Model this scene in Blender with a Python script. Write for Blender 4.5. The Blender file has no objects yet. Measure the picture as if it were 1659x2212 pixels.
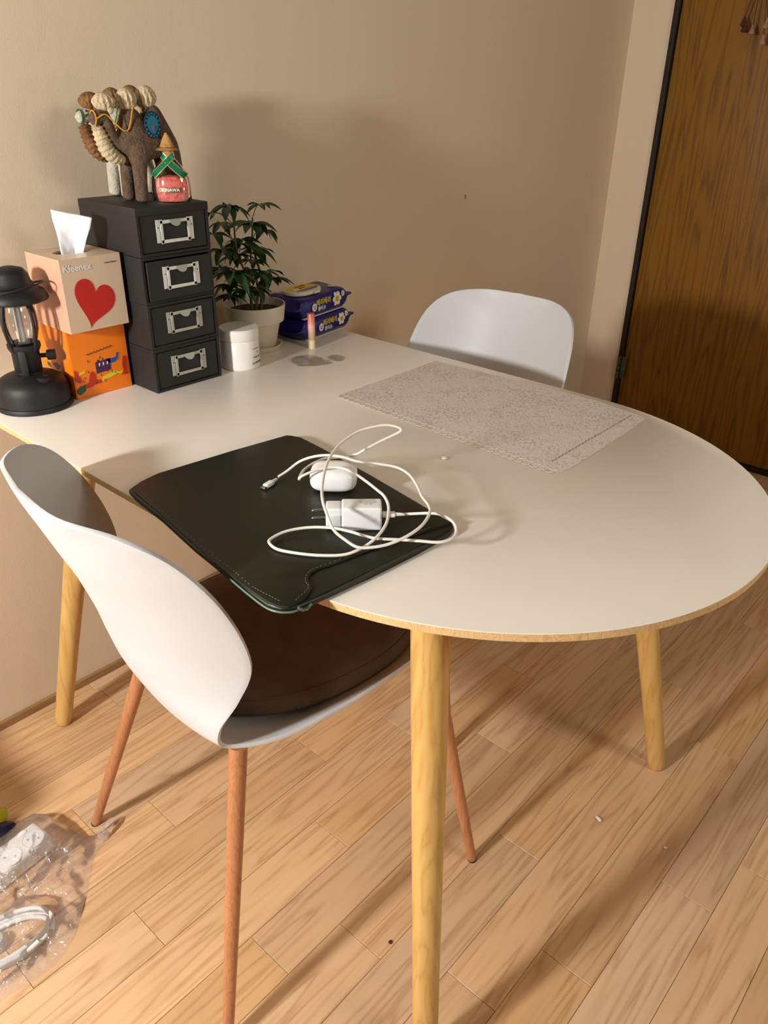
import bpy, bmesh, math, random
from mathutils import Vector, Matrix, noise
random.seed(7)
PI = math.pi
scene = bpy.context.scene
COL = scene.collection

# ---------------------------------------------------------------- camera
F_PX = 1692.78
cam_d = bpy.data.cameras.new('camera')
cam = bpy.data.objects.new('camera', cam_d)
COL.objects.link(cam)
pitch, yaw, roll = 0.494169, 0.850058, 0.0164169
fw = Vector((math.sin(yaw)*math.cos(pitch), math.cos(yaw)*math.cos(pitch), -math.sin(pitch)))
rt = Vector((math.cos(yaw), -math.sin(yaw), 0.0))
up = rt.cross(fw)
r2 = rt*math.cos(roll) + up*math.sin(roll)
u2 = -rt*math.sin(roll) + up*math.cos(roll)
M = Matrix((r2, u2, -fw)).transposed().to_4x4()
M.translation = Vector((-0.21383, -1.46422, 1.23793))
cam.matrix_world = M
cam_d.sensor_fit = 'HORIZONTAL'
cam_d.sensor_width = 36.0
cam_d.lens = F_PX/1659*36.0
cam_d.clip_start = 0.01
scene.camera = cam

# ---------------------------------------------------------------- world, lights, exposure
world = bpy.data.worlds.new('world'); scene.world = world
world.use_nodes = True
world.node_tree.nodes['Background'].inputs['Color'].default_value = (1, .8, .6, 1)
world.node_tree.nodes['Background'].inputs['Strength'].default_value = 0.01

def lamp(name, kind, loc, power, color, size=0.1, target=None):
    d = bpy.data.lights.new(name, kind)
    d.energy = power; d.color = color
    if kind == 'AREA':
        d.shape = 'DISK'; d.size = size
    else:
        d.shadow_soft_size = size
    o = bpy.data.objects.new(name, d); COL.objects.link(o)
    o.location = loc
    if target is not None:
        o.rotation_euler = (Vector(target)-Vector(loc)).to_track_quat('-Z', 'Y').to_euler()
    return o
L1 = lamp('standing_lamp_light', 'SPOT', (-1.22, -0.57, 1.32), 80, (1.0, 0.975, 0.955), 0.09, (1.2, -0.62, 0.75))
L1.data.spot_size = math.radians(165); L1.data.spot_blend = .35
lamp('ceiling_lamp_light', 'AREA', (0.3, -1.6, 2.30), 0.8, (1.0, 0.92, 0.80), 0.7, (0.3, -1.3, 0))
lamp('front_fill_light', 'AREA', (0.9, -3.5, 2.15), 11.5, (1.0, 0.94, 0.84), 0.9, (0.9, 0, 1.25))  # soft frontal fill added to brighten the back wall, no fixture there
lamp('side_lamp_light', 'POINT', (1.00, -2.15, 1.02), 2.4, (1.0, 0.93, 0.83), 0.10)

vs = scene.view_settings
vs.view_transform = 'Standard'; vs.look = 'None'; vs.gamma = 1.0; vs.use_curve_mapping = False
vs.exposure = 1.0

# ---------------------------------------------------------------- helpers
def lin(c):
    return tuple(((v/255)/12.92 if v/255 <= .04045 else ((v/255+.055)/1.055)**2.4) for v in c)

MATS = {}
def mat(name, rgb=(200, 200, 200), rough=.5, metal=0.0, spec=.5, bump=None, noisecol=None, extra=None):
    """bump=(scale,strength,distance); noisecol=(scale, rgb2, stretch)"""
    if name in MATS: return MATS[name]
    m = bpy.data.materials.new(name); m.use_nodes = True
    nt = m.node_tree; N = nt.nodes; L = nt.links
    b = N['Principled BSDF']
    c = lin(rgb)
    b.inputs['Base Color'].default_value = (*c, 1)
    b.inputs['Roughness'].default_value = rough
    b.inputs['Metallic'].default_value = metal
    b.inputs['Specular IOR Level'].default_value = spec
    if noisecol or bump:
        tc = N.new('ShaderNodeTexCoord')
    if noisecol:
        mp = N.new('ShaderNodeMapping'); mp.inputs['Scale'].default_value = noisecol[2]
        L.new(tc.outputs['Object'], mp.inputs['Vector'])
        nz = N.new('ShaderNodeTexNoise'); nz.inputs['Scale'].default_value = noisecol[0]
        nz.inputs['Detail'].default_value = 5
        L.new(mp.outputs['Vector'], nz.inputs['Vector'])
        cr = N.new('ShaderNodeValToRGB')
        cr.color_ramp.elements[0].position = .35; cr.color_ramp.elements[1].position = .65
        cr.color_ramp.elements[0].color = (*c, 1); cr.color_ramp.elements[1].color = (*lin(noisecol[1]), 1)
        L.new(nz.outputs['Fac'], cr.inputs['Fac']); L.new(cr.outputs['Color'], b.inputs['Base Color'])
    if bump:
        nb = N.new('ShaderNodeTexNoise'); nb.inputs['Scale'].default_value = bump[0]; nb.inputs['Detail'].default_value = 4
        L.new(tc.outputs['Object'], nb.inputs['Vector'])
        bp = N.new('ShaderNodeBump'); bp.inputs['Strength'].default_value = bump[1]; bp.inputs['Distance'].default_value = bump[2]
        L.new(nb.outputs['Fac'], bp.inputs['Height']); L.new(bp.outputs['Normal'], b.inputs['Normal'])
    if extra: extra(m, nt, b)
    MATS[name] = m
    return m

def wood(name, base, dark, ring=9.0, stretch=(1, 1, .12), rough=.45, per_object=False, strength=.5, fine=60, axis='Z', coat=0.0):
    if name in MATS: return MATS[name]
    m = bpy.data.materials.new(name); m.use_nodes = True
    nt = m.node_tree; N = nt.nodes; L = nt.links
    b = N['Principled BSDF']; b.inputs['Roughness'].default_value = rough
    b.inputs['Coat Weight'].default_value = coat; b.inputs['Coat Roughness'].default_value = .25
    tc = N.new('ShaderNodeTexCoord'); mp = N.new('ShaderNodeMapping')
    mp.inputs['Scale'].default_value = stretch
    vec = tc.outputs['Object']
    if per_object:
        oi = N.new('ShaderNodeObjectInfo')
        ad = N.new('ShaderNodeVectorMath'); ad.operation = 'ADD'
        cm = N.new('ShaderNodeVectorMath'); cm.operation = 'SCALE'
        cb = N.new('ShaderNodeCombineXYZ')
        L.new(oi.outputs['Random'], cb.inputs[0]); L.new(oi.outputs['Random'], cb.inputs[1]); L.new(oi.outputs['Random'], cb.inputs[2])
        cm.inputs['Scale'].default_value = 37.0
        L.new(cb.outputs[0], cm.inputs[0]); L.new(vec, ad.inputs[0]); L.new(cm.outputs[0], ad.inputs[1])
        vec = ad.outputs[0]
    L.new(vec, mp.inputs['Vector'])
    # cathedral rings: distort with noise and take bands
    n1 = N.new('ShaderNodeTexNoise'); n1.inputs['Scale'].default_value = 3.0; n1.inputs['Detail'].default_value = 2
    L.new(mp.outputs['Vector'], n1.inputs['Vector'])
    mu = N.new('ShaderNodeMath'); mu.operation = 'MULTIPLY'; mu.inputs[1].default_value = ring
    L.new(n1.outputs['Fac'], mu.inputs[0])
    fr = N.new('ShaderNodeMath'); fr.operation = 'PINGPONG'; fr.inputs[1].default_value = .5
    L.new(mu.outputs[0], fr.inputs[0])
    pw = N.new('ShaderNodeMath'); pw.operation = 'POWER'; pw.inputs[1].default_value = 2.2
    m2 = N.new('ShaderNodeMath'); m2.operation = 'MULTIPLY'; m2.inputs[1].default_value = 2.0
    L.new(fr.outputs[0], m2.inputs[0]); L.new(m2.outputs[0], pw.inputs[0])
    n2 = N.new('ShaderNodeTexNoise'); n2.inputs['Scale'].default_value = fine; n2.inputs['Detail'].default_value = 4
    L.new(mp.outputs['Vector'], n2.inputs['Vector'])
    mx = N.new('ShaderNodeMath'); mx.operation = 'MULTIPLY'
    L.new(pw.outputs[0], mx.inputs[0]); L.new(n2.outputs['Fac'], mx.inputs[1])
    sc = N.new('ShaderNodeMath'); sc.operation = 'MULTIPLY'; sc.inputs[1].default_value = strength*1.7; sc.use_clamp = True
    L.new(mx.outputs[0], sc.inputs[0])
    mix = N.new('ShaderNodeMix'); mix.data_type = 'RGBA'
    mix.inputs[6].default_value = (*lin(base), 1); mix.inputs[7].default_value = (*lin(dark), 1)
    L.new(sc.outputs[0], mix.inputs[0])
    out = mix.outputs[2]
    # slow tone drift
    n3 = N.new('ShaderNodeTexNoise'); n3.inputs['Scale'].default_value = 1.3
    L.new(mp.outputs['Vector'], n3.inputs['Vector'])
    hs = N.new('ShaderNodeHueSaturation')
    mr = N.new('ShaderNodeMapRange'); mr.inputs[3].default_value = .88; mr.inputs[4].default_value = 1.12
    L.new(n3.outputs['Fac'], mr.inputs[0]); L.new(mr.outputs[0], hs.inputs['Value'])
    if per_object:
        mr2 = N.new('ShaderNodeMapRange'); mr2.inputs[3].default_value = .90; mr2.inputs[4].default_value = 1.06
        L.new(oi.outputs['Random'], mr2.inputs[0])
        mm = N.new('ShaderNodeMath'); mm.operation = 'MULTIPLY'
        L.new(mr.outputs[0], mm.inputs[0]); L.new(mr2.outputs[0], mm.inputs[1]); L.new(mm.outputs[0], hs.inputs['Value'])
        fr3 = N.new('ShaderNodeMath'); fr3.operation = 'MULTIPLY'; fr3.inputs[1].default_value = 7.13
        fr4 = N.new('ShaderNodeMath'); fr4.operation = 'FRACT'
        mr3 = N.new('ShaderNodeMapRange'); mr3.inputs[3].default_value = .92; mr3.inputs[4].default_value = 1.12
        L.new(oi.outputs['Random'], fr3.inputs[0]); L.new(fr3.outputs[0], fr4.inputs[0]); L.new(fr4.outputs[0], mr3.inputs[0])
        L.new(mr3.outputs[0], hs.inputs['Saturation'])
    L.new(out, hs.inputs['Color']); L.new(hs.outputs[0], b.inputs['Base Color'])
    bp = N.new('ShaderNodeBump'); bp.inputs['Strength'].default_value = .12; bp.inputs['Distance'].default_value = .001
    L.new(n2.outputs['Fac'], bp.inputs['Height']); L.new(bp.outputs['Normal'], b.inputs['Normal'])
    MATS[name] = m
    return m

def props(o, label=None, cat=None, group=None, kind=None):
    if label: o['label'] = label
    if cat: o['category'] = cat
    if group: o['group'] = group
    if kind: o['kind'] = kind
    return o

def empty(name, loc, rz=0.0, label=None, cat=None, group=None, kind=None):
    o = bpy.data.objects.new(name, None); COL.objects.link(o)
    o.empty_display_size = .05
    o.location = loc; o.rotation_euler = (0, 0, rz)
    return props(o, label, cat, group, kind)

def link(name, me, m=None, parent=None, loc=None, rz=None):
    o = bpy.data.objects.new(name, me); COL.objects.link(o)
    if m is not None:
        me.materials.clear(); me.materials.append(m)
    if parent is not None: o.parent = parent
    if loc is not None: o.location = loc
    if rz is not None: o.rotation_euler = (0, 0, rz)
    return o

def raw(name, verts, faces, m, parent=None, smooth=True, loc=None, auto=True):
    me = bpy.data.meshes.new(name)
    me.from_pydata([tuple(v) for v in verts], [], faces)
    me.validate()
    bm = bmesh.new(); bm.from_mesh(me)
    bmesh.ops.recalc_face_normals(bm, faces=bm.faces)
    bm.to_mesh(me); bm.free()
    shade(me, smooth)
    return link(name, me, m, parent, loc)

def shade(me, smooth=True, ang=40):
    for p in me.polygons: p.use_smooth = smooth
    if smooth:
        try: me.set_sharp_from_angle(angle=math.radians(ang))
        except Exception: pass

def fin(name, bm, m, parent=None, smooth=True, loc=None, ang=40):
    me = bpy.data.meshes.new(name)
    bmesh.ops.recalc_face_normals(bm, faces=bm.faces)
    bm.to_mesh(me); bm.free()
    shade(me, smooth, ang)
    return link(name, me, m, parent, loc)

def box_bm(bm, c, s, bev=0.0, seg=2, rot=None):
    r = bmesh.ops.create_cube(bm, size=1.0)
    vs_ = r['verts']
    for v in vs_: v.co = Vector((v.co.x*s[0], v.co.y*s[1], v.co.z*s[2]))
    if bev:
        es = list({e for v in vs_ for e in v.link_edges})
        r2_ = bmesh.ops.bevel(bm, geom=es, offset=bev, segments=seg, affect='EDGES', profile=.6)
        vs_ = list({v for f in r2_['faces'] for v in f.verts} | {v for v in vs_ if v.is_valid})
    for v in vs_:
        if rot is not None: v.co = rot @ v.co
        v.co += Vector(c)
    return vs_

def box(name, c, s, m, parent=None, bev=0.0, seg=2, rot=None):
    bm = bmesh.new(); box_bm(bm, c, s, bev, seg, rot)
    return fin(name, bm, m, parent)

def lathe_bm(bm, prof, n=48, c=(0, 0, 0), close=True):
    rings = []
    for r, z in prof:
        if r < 1e-6: rings.append([bm.verts.new((c[0], c[1], c[2]+z))])
        else: rings.append([bm.verts.new((c[0]+r*math.cos(2*PI*i/n), c[1]+r*math.sin(2*PI*i/n), c[2]+z)) for i in range(n)])
    for a, b in zip(rings, rings[1:]):
        for i in range(n):
            j = (i+1) % n
            if len(a) == 1 and len(b) == 1: continue
            if len(a) == 1: bm.faces.new((a[0], b[i], b[j]))
            elif len(b) == 1: bm.faces.new((a[i], a[j], b[0]))
            else: bm.faces.new((a[i], a[j], b[j], b[i]))

def lathe(name, prof, m, parent=None, n=48, c=(0, 0, 0), ang=40):
    bm = bmesh.new(); lathe_bm(bm, prof, n, c)
    return fin(name, bm, m, parent, ang=ang)

def crom(P, k=6, closed=False):
    P = [Vector(p) for p in P]; n = len(P); out = []
    rng = range(n) if closed else range(n-1)
    for i in rng:
        if closed: p0, p1, p2, p3 = P[i-1], P[i], P[(i+1) % n], P[(i+2) % n]
        else:
            p1, p2 = P[i], P[i+1]
            p0 = P[i-1] if i > 0 else p1*2-p2
            p3 = P[i+2] if i+2 < n else p2*2-p1
        for j in range(k):
            s = j/k
            out.append(.5*((2*p1)+(-p0+p2)*s+(2*p0-5*p1+4*p2-p3)*s*s+(-p0+3*p1-3*p2+p3)*s**3))
    if not closed: out.append(P[-1])
    return out

def tube_bm(bm, P, r, n=10, closed=False, flat=1.0):
    """r: number or per point list"""
    P = [Vector(p) for p in P]; m_ = len(P)
    R = r if hasattr(r, '__len__') else [r]*m_
    T = []
    for i in range(m_):
        a = P[(i-1) % m_] if (closed or i > 0) else P[i]
        b = P[(i+1) % m_] if (closed or i < m_-1) else P[i]
        t = (b-a); T.append(t.normalized() if t.length > 1e-9 else Vector((0, 0, 1)))
    ref = Vector((0, 0, 1)) if abs(T[0].z) < .9 else Vector((1, 0, 0))
    nrm = (ref - T[0]*ref.dot(T[0])).normalized()
    rings = []
    for i in range(m_):
        nrm = (nrm - T[i]*nrm.dot(T[i]))
        nrm = nrm.normalized() if nrm.length > 1e-6 else Vector((1, 0, 0))
        bn = T[i].cross(nrm)
        rings.append([bm.verts.new(P[i]+(nrm*math.cos(2*PI*k/n)*flat+bn*math.sin(2*PI*k/n))*R[i]) for k in range(n)])
    cnt = m_ if closed else m_-1
    for i in range(cnt):
        a, b = rings[i], rings[(i+1) % m_]
        for k in range(n):
            bm.faces.new((a[k], a[(k+1) % n], b[(k+1) % n], b[k]))
    if not closed:
        bm.faces.new(rings[0][::-1]); bm.faces.new(rings[-1])

def tube(name, P, r, m, parent=None, n=10, closed=False, flat=1.0, smooth=True):
    bm = bmesh.new(); tube_bm(bm, P, r, n, closed, flat)
    return fin(name, bm, m, parent, ang=60)

def plate_bm(bm, outline, z0, z1, bev=0.0, seg=2):
    """closed xy outline extruded z0..z1, top/bottom edges bevelled"""
    vs_ = [bm.verts.new((p[0], p[1], z0)) for p in outline]
    f = bm.faces.new(vs_)
    r = bmesh.ops.extrude_face_region(bm, geom=[f])
    tv = [g for g in r['geom'] if isinstance(g, bmesh.types.BMVert)]
    for v in tv: v.co.z = z1
    if bev:
        es = [e for e in bm.edges if abs(e.verts[0].co.z-e.verts[1].co.z) < 1e-9]
        bmesh.ops.bevel(bm, geom=es, offset=bev, segments=seg, affect='EDGES', profile=.5)

def plate(name, outline, z0, z1, m, parent=None, bev=0.0, seg=2):
    bm = bmesh.new(); plate_bm(bm, outline, z0, z1, bev, seg)
    return fin(name, bm, m, parent)

def evaluated(o):
    bpy.context.view_layer.update()
    dg = bpy.context.evaluated_depsgraph_get()
    me = bpy.data.meshes.new_from_object(o.evaluated_get(dg))
    return me

def skin_mesh(name, chains, m, parent=None, sub=2, root=0):
    """chains: list of lists of (key, (x,y,z), r); same key = same joint"""
    keys, vs_, rs, es = {}, [], [], []
    for ch in chains:
        prev = None
        for k, p, r in ch:
            if k not in keys:
                keys[k] = len(vs_); vs_.append(p); rs.append(r)
            i = keys[k]
            if prev is not None: es.append((prev, i))
            prev = i
    me = bpy.data.meshes.new(name); me.from_pydata(vs_, es, [])
    o = bpy.data.objects.new(name, me); COL.objects.link(o)
    md = o.modifiers.new('skin', 'SKIN'); md.use_smooth_shade = True
    sv = me.skin_vertices[0].data
    for i, r in enumerate(rs):
        sv[i].radius = (r, r)
        sv[i].use_root = (i == root)
    sd = o.modifiers.new('sub', 'SUBSURF'); sd.levels = sub; sd.render_levels = sub
    me2 = evaluated(o)
    bpy.data.objects.remove(o); bpy.data.meshes.remove(me)
    shade(me2, True, 80)
    return link(name, me2, m, parent)

def text_mesh(txt, size, thick=0.0, align='CENTER', bold=False):
    cu = bpy.data.curves.new('txt', 'FONT'); cu.body = txt; cu.size = size
    cu.align_x = align; cu.align_y = 'CENTER'; cu.extrude = thick; cu.resolution_u = 2
    if bold: cu.offset = size*.02
    o = bpy.data.objects.new('txt', cu); COL.objects.link(o)
    me = evaluated(o)
    bpy.data.objects.remove(o); bpy.data.curves.remove(cu)
    return me

def text(name, txt, size, m, parent, fn, thick=.0001, align='CENTER', bold=False):
    """fn maps flat (x,y,z) text coordinates into parent's space"""
    me = text_mesh(txt, size, thick, align, bold)
    for v in me.vertices: v.co = Vector(fn(v.co.x, v.co.y, v.co.z))
    return link(name, me, m, parent)

def flatshape(name, pts, m, parent, fn, thick=.0002, kind=None):
    """closed flat outline (list of xy) pushed through fn, slightly proud"""
    n = len(pts)
    c = (sum(p[0] for p in pts)/n, sum(p[1] for p in pts)/n)
    vs_ = [fn(p[0], p[1], thick) for p in pts]+[fn(p[0], p[1], -thick) for p in pts]
    fs = [list(range(n)), list(range(2*n-1, n-1, -1))]
    for i in range(n):
        j = (i+1) % n; fs.append((i, n+i, n+j, j))
    return raw(name, vs_, fs, m, parent, smooth=False)

def disc(r, c=(0, 0), n=20, ry=None):
    return [(c[0]+r*math.cos(2*PI*i/n), c[1]+(ry or r)*math.sin(2*PI*i/n)) for i in range(n)]

# ---------------------------------------------------------------- materials
def wall_extra(m, nt, b):
    N, L = nt.nodes, nt.links
    tc = N.new('ShaderNodeTexCoord')
    # woven wallpaper: stretched noise in two directions
    cols = []
    hs = []
    for st in ((900, 900, 60), (90, 90, 1100)):
        mp = N.new('ShaderNodeMapping'); mp.inputs['Scale'].default_value = st
        L.new(tc.outputs['Object'], mp.inputs['Vector'])
        nz = N.new('ShaderNodeTexNoise'); nz.inputs['Scale'].default_value = 1.0; nz.inputs['Detail'].default_value = 2
        L.new(mp.outputs['Vector'], nz.inputs['Vector']); hs.append(nz.outputs['Fac'])
    ad = N.new('ShaderNodeMath'); ad.operation = 'ADD'
    L.new(hs[0], ad.inputs[0]); L.new(hs[1], ad.inputs[1])
    bp = N.new('ShaderNodeBump'); bp.inputs['Strength'].default_value = .35; bp.inputs['Distance'].default_value = .0006
    L.new(ad.outputs[0], bp.inputs['Height']); L.new(bp.outputs['Normal'], b.inputs['Normal'])
    mp = N.new('ShaderNodeMapping'); mp.inputs['Scale'].default_value = (60, 60, 3)
    L.new(tc.outputs['Object'], mp.inputs['Vector'])
    nz = N.new('ShaderNodeTexNoise'); nz.inputs['Scale'].default_value = 1.0; nz.inputs['Detail'].default_value = 6
    L.new(mp.outputs['Vector'], nz.inputs['Vector'])
    mix = N.new('ShaderNodeMix'); mix.data_type = 'RGBA'
    c = b.inputs['Base Color'].default_value[:3]
    mix.inputs[6].default_value = (*[v*.965 for v in c], 1); mix.inputs[7].default_value = (*[v*1.03 for v in c], 1)
    L.new(nz.outputs['Fac'], mix.inputs[0]); L.new(mix.outputs[2], b.inputs['Base Color'])
M_wall = mat('wallpaper_linen', (230, 212, 184), .85, extra=wall_extra)
M_dim = mat('dim_wall_paint', (70, 58, 46), .9, bump=(80, .1, .001))
M_ceil = mat('ceiling_paper', (96, 84, 68), .9, bump=(80, .1, .001))
M_subfloor = mat('floor_joint', (140, 100, 62), .8, bump=(50, .1, .001))
M_plank = wood('vinyl_plank', (218, 180, 138), (156, 110, 70), ring=7, stretch=(.6, 8.0, 8.0), rough=.42, per_object=True, strength=.50, fine=34)
M_base = wood('baseboard_wood', (165, 128, 82), (120, 85, 48), ring=8, stretch=(.6, 9, 9), rough=.5)
M_door = wood('door_wood', (138, 94, 4), (86, 46, 2), ring=10, stretch=(5, 5, .35), rough=.45, strength=.7, fine=30, coat=.08)
M_doorframe = mat('door_frame_dark', (32, 20, 11), .7, bump=(60, .1, .001))
M_laminate = mat('white_laminate', (247, 240, 228), .34, bump=(900, .05, .0002))
M_ply = wood('table_edge_wood', (232, 196, 140), (176, 126, 74), ring=26, stretch=(14, 14, 3), rough=.5, strength=.5, fine=12)
M_leg = wood('pine_leg', (218, 176, 102), (176, 122, 56), ring=6, stretch=(9, 9, .7), rough=.34, strength=.5, fine=40, coat=.3)
M_cleg = wood('beech_leg', (192, 130, 86), (146, 88, 50), ring=6, stretch=(30, 30, 2.0), rough=.4, strength=.5, fine=30, coat=.2)
M_shell = mat('white_plastic_shell', (208, 209, 210), .45, bump=(1400, .08, .0002))
M_cushion = mat('taupe_fabric', (104, 82, 64), .95, bump=(700, .5, .0008), noisecol=(25, (92, 72, 56), (1, 1, 1)))
M_blackmetal = mat('black_metal', (22, 20, 20), .4, bump=(300, .05, .0002))
M_boxblack = mat('black_fibreboard', (28, 27, 24), .62, bump=(500, .15, .0003))
M_steel = mat('galvanised_steel_lit', (232, 234, 228), .38, metal=.25, bump=(60, .05, .0003))  # lit copy of the frame steel, lamp reflection put into the pale colour
M_steel2 = mat('darker_steel', (186, 186, 172), .42, metal=.35, bump=(60, .05, .0003))
M_lantern = mat('matte_black_enamel', (17, 17, 18), .55, bump=(400, .1, .0002))
M_card_pink = mat('peach_card', (222, 196, 168), .34, bump=(60, .05, .0005), noisecol=(3, (216, 188, 160), (1, 1, 1)))
M_card_side = mat('pink_card_side', (238, 172, 142), .38, bump=(60, .05, .0005))
M_orange = mat('orange_card', (246, 128, 14), .4, bump=(50, .05, .0005))
M_red = mat('print_red', (196, 30, 22), .4, bump=(100, .02, .0002))
M_purple = mat('print_purple', (72, 34, 82), .45, bump=(100, .02, .0002))
M_blue = mat('print_blue', (14, 86, 170), .45, bump=(100, .02, .0002))
M_yellow = mat('print_yellow', (222, 206, 30), .45, bump=(100, .02, .0002))
M_brick = mat('print_brick', (182, 46, 20), .45, bump=(100, .02, .0002))
M_green = mat('print_green', (14, 84, 62), .45, bump=(100, .02, .0002))
M_ink = mat('print_ink', (50, 30, 28), .6, bump=(100, .02, .0002))
M_whiteprint = mat('print_white', (238, 234, 226), .4, bump=(100, .02, .0002))
M_grayink = mat('print_gray', (128, 122, 112), .6, bump=(100, .02, .0002))
M_tissue = mat('tissue_paper', (244, 242, 244), .95, bump=(90, .2, .0006))
M_pot = mat('cream_ceramic', (214, 204, 180), .5, bump=(80, .06, .0004))
M_soil = mat('potting_soil', (44, 28, 18), .95, bump=(140, 1.0, .004), noisecol=(90, (70, 46, 28), (1, 1, 1)))
M_stem = mat('plant_stem', (72, 84, 36), .6, bump=(80, .2, .0005), noisecol=(30, (96, 78, 40), (1, 1, 1)))
M_leaf = mat('dark_leaf', (22, 54, 22), .38, bump=(60, .15, .0006), noisecol=(12, (38, 72, 26), (1, 1, 1)))
M_jar = mat('jar_plastic', (238, 234, 224), .3, bump=(300, .02, .0002))
M_wipes = mat('navy_film', (34, 26, 112), .28, bump=(28, .5, .002))
M_cream_plastic = mat('cream_plastic', (226, 220, 196), .35, bump=(200, .03, .0002))
M_wipeyellow = mat('wipes_yellow', (226, 196, 20), .4, bump=(100, .02, .0002))
M_leather = mat('dark_green_leather', (24, 28, 15), .42, bump=(420, .22, .0004), noisecol=(6, (20, 24, 12), (1, 1, 1)))
M_leatheredge = mat('green_edge_paint', (92, 122, 104), .35, bump=(200, .05, .0002))
M_thread = mat('thread', (116, 122, 92), .7, bump=(300, .1, .0002))
M_cable = mat('white_cable', (232, 226, 214), .42, bump=(400, .03, .0002))
M_gloss = mat('white_gloss_plastic', (238, 238, 236), .2, bump=(30, .02, .0002))
M_prong = mat('prong_metal', (190, 184, 172), .25, metal=1.0, bump=(100, .02, .0001))
M_strip = mat('power_strip_plastic', (232, 230, 226), .38, bump=(200, .03, .0002))
M_feltbrown = mat('brown_felt', (108, 86, 66), 1.0, bump=(260, 1.0, .003), noisecol=(120, (84, 66, 52), (1, 1, 1)))
M_feltcream = mat('cream_wool', (198, 180, 146), 1.0, bump=(160, 1.0, .004), noisecol=(60, (204, 184, 148), (1, 1, 1)))
M_feltwhite = mat('white_felt', (206, 198, 178), 1.0, bump=(260, 1.0, .003), noisecol=(120, (190, 180, 160), (1, 1, 1)))
M_felttan = mat('tan_wool', (146, 104, 62), 1.0, bump=(160, 1.0, .004), noisecol=(60, (112, 76, 42), (1, 1, 1)))
M_yarn_yellow = mat('yellow_yarn', (226, 158, 30), .9, bump=(500, .5, .0005))
M_yarn_green = mat('green_yarn', (22, 112, 62), .9, bump=(500, .5, .0005))
M_teal = mat('teal_felt', (30, 118, 134), .95, bump=(300, .4, .0008))
M_navyfelt = mat('navy_felt', (14, 42, 84), .95, bump=(300, .4, .0008))
M_pinkfelt = mat('pink_felt', (206, 40, 92), .95, bump=(300, .4, .0008))
M_cork = mat('straw_cork', (198, 152, 84), .8, bump=(200, .5, .001), noisecol=(80, (160, 112, 54), (1, 1, 1)))
M_ribbon = mat('green_ribbon', (0, 112, 72), .35, bump=(300, .1, .0003))
M_gold = mat('gold_edge', (216, 190, 120), .35, metal=.4, bump=(200, .05, .0002))
M_sand = mat('pink_sand', (228, 92, 84), .9, bump=(220, .9, .003), noisecol=(150, (238, 140, 124), (1, 1, 1)))
M_crumb = mat('white_crumb', (236, 228, 214), .8, bump=(300, .3, .0005))
M_darkcrumb = mat('dark_crumb', (60, 36, 24), .8, bump=(300, .3, .0005))
M_dried = mat('dried_flower', (176, 140, 120), .9, bump=(200, .5, .001), noisecol=(60, (150, 112, 90), (1, 1, 1)))
M_driedstem = mat('dried_stem', (74, 38, 22), .9, bump=(200, .5, .001))
M_hinge = mat('old_painted_hinge', (92, 104, 76), .55, metal=.3, bump=(90, .4, .001), noisecol=(60, (60, 74, 62), (1, 1, 1)))
M_packyellow = mat('yellow_green_film', (178, 176, 16), .2, bump=(30, .7, .003))
M_packnavy = mat('dark_navy_film', (16, 18, 46), .25, bump=(30, .7, .003))

def glass_extra(amount, tint, rough=.05, bumps=None):
    def fn(m, nt, b):
        N, L = nt.nodes, nt.links
        out = N['Material Output']
        tr = N.new('ShaderNodeBsdfTransparent'); tr.inputs['Color'].default_value = (*tint, 1)
        gl = N.new('ShaderNodeBsdfGlossy'); gl.inputs['Roughness'].default_value = rough
        gl.inputs['Color'].default_value = (1, 1, 1, 1)
        fz = N.new('ShaderNodeFresnel'); fz.inputs['IOR'].default_value = 1.45 if not bumps else 1.22
        ma = N.new('ShaderNodeMath'); ma.operation = 'ADD'; ma.inputs[1].default_value = amount; ma.use_clamp = True
        L.new(fz.outputs[0], ma.inputs[0])
        mx = N.new('ShaderNodeMixShader')
        L.new(ma.outputs[0], mx.inputs[0]); L.new(tr.outputs[0], mx.inputs[1]); L.new(gl.outputs[0], mx.inputs[2])
        if bumps:
            df = N.new('ShaderNodeBsdfDiffuse'); df.inputs['Color'].default_value = (.8, .78, .8, 1)
            mx2 = N.new('ShaderNodeMixShader'); mx2.inputs[0].default_value = bumps[0]
            L.new(mx.outputs[0], mx2.inputs[1]); L.new(df.outputs[0], mx2.inputs[2])
            L.new(mx2.outputs[0], out.inputs['Surface'])
            tc = N.new('ShaderNodeTexCoord'); nz = N.new('ShaderNodeTexNoise')
            nz.inputs['Scale'].default_value = bumps[1]; nz.inputs['Detail'].default_value = 3; nz.inputs['Distortion'].default_value = 1.2
            L.new(tc.outputs['Object'], nz.inputs['Vector'])
            bp = N.new('ShaderNodeBump'); bp.inputs['Strength'].default_value = .9; bp.inputs['Distance'].default_value = .01
            L.new(nz.outputs['Fac'], bp.inputs['Height'])
            L.new(bp.outputs['Normal'], gl.inputs['Normal'])
        else:
            L.new(mx.outputs[0], out.inputs['Surface'])
    return fn
M_glass = mat('lantern_glass', extra=glass_extra(.05, (.93, .93, .93)))
M_bottleglass = mat('bottle_glass', extra=glass_extra(.06, (.92, .92, .9)))
M_bag = mat('clear_plastic_bag', extra=glass_extra(.11, (.97, .97, .985), .17, (.11, 42)))
M_film = mat('clear_film_scrap', extra=glass_extra(.07, (.95, .95, .94), .16, (.10, 60)))

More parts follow.
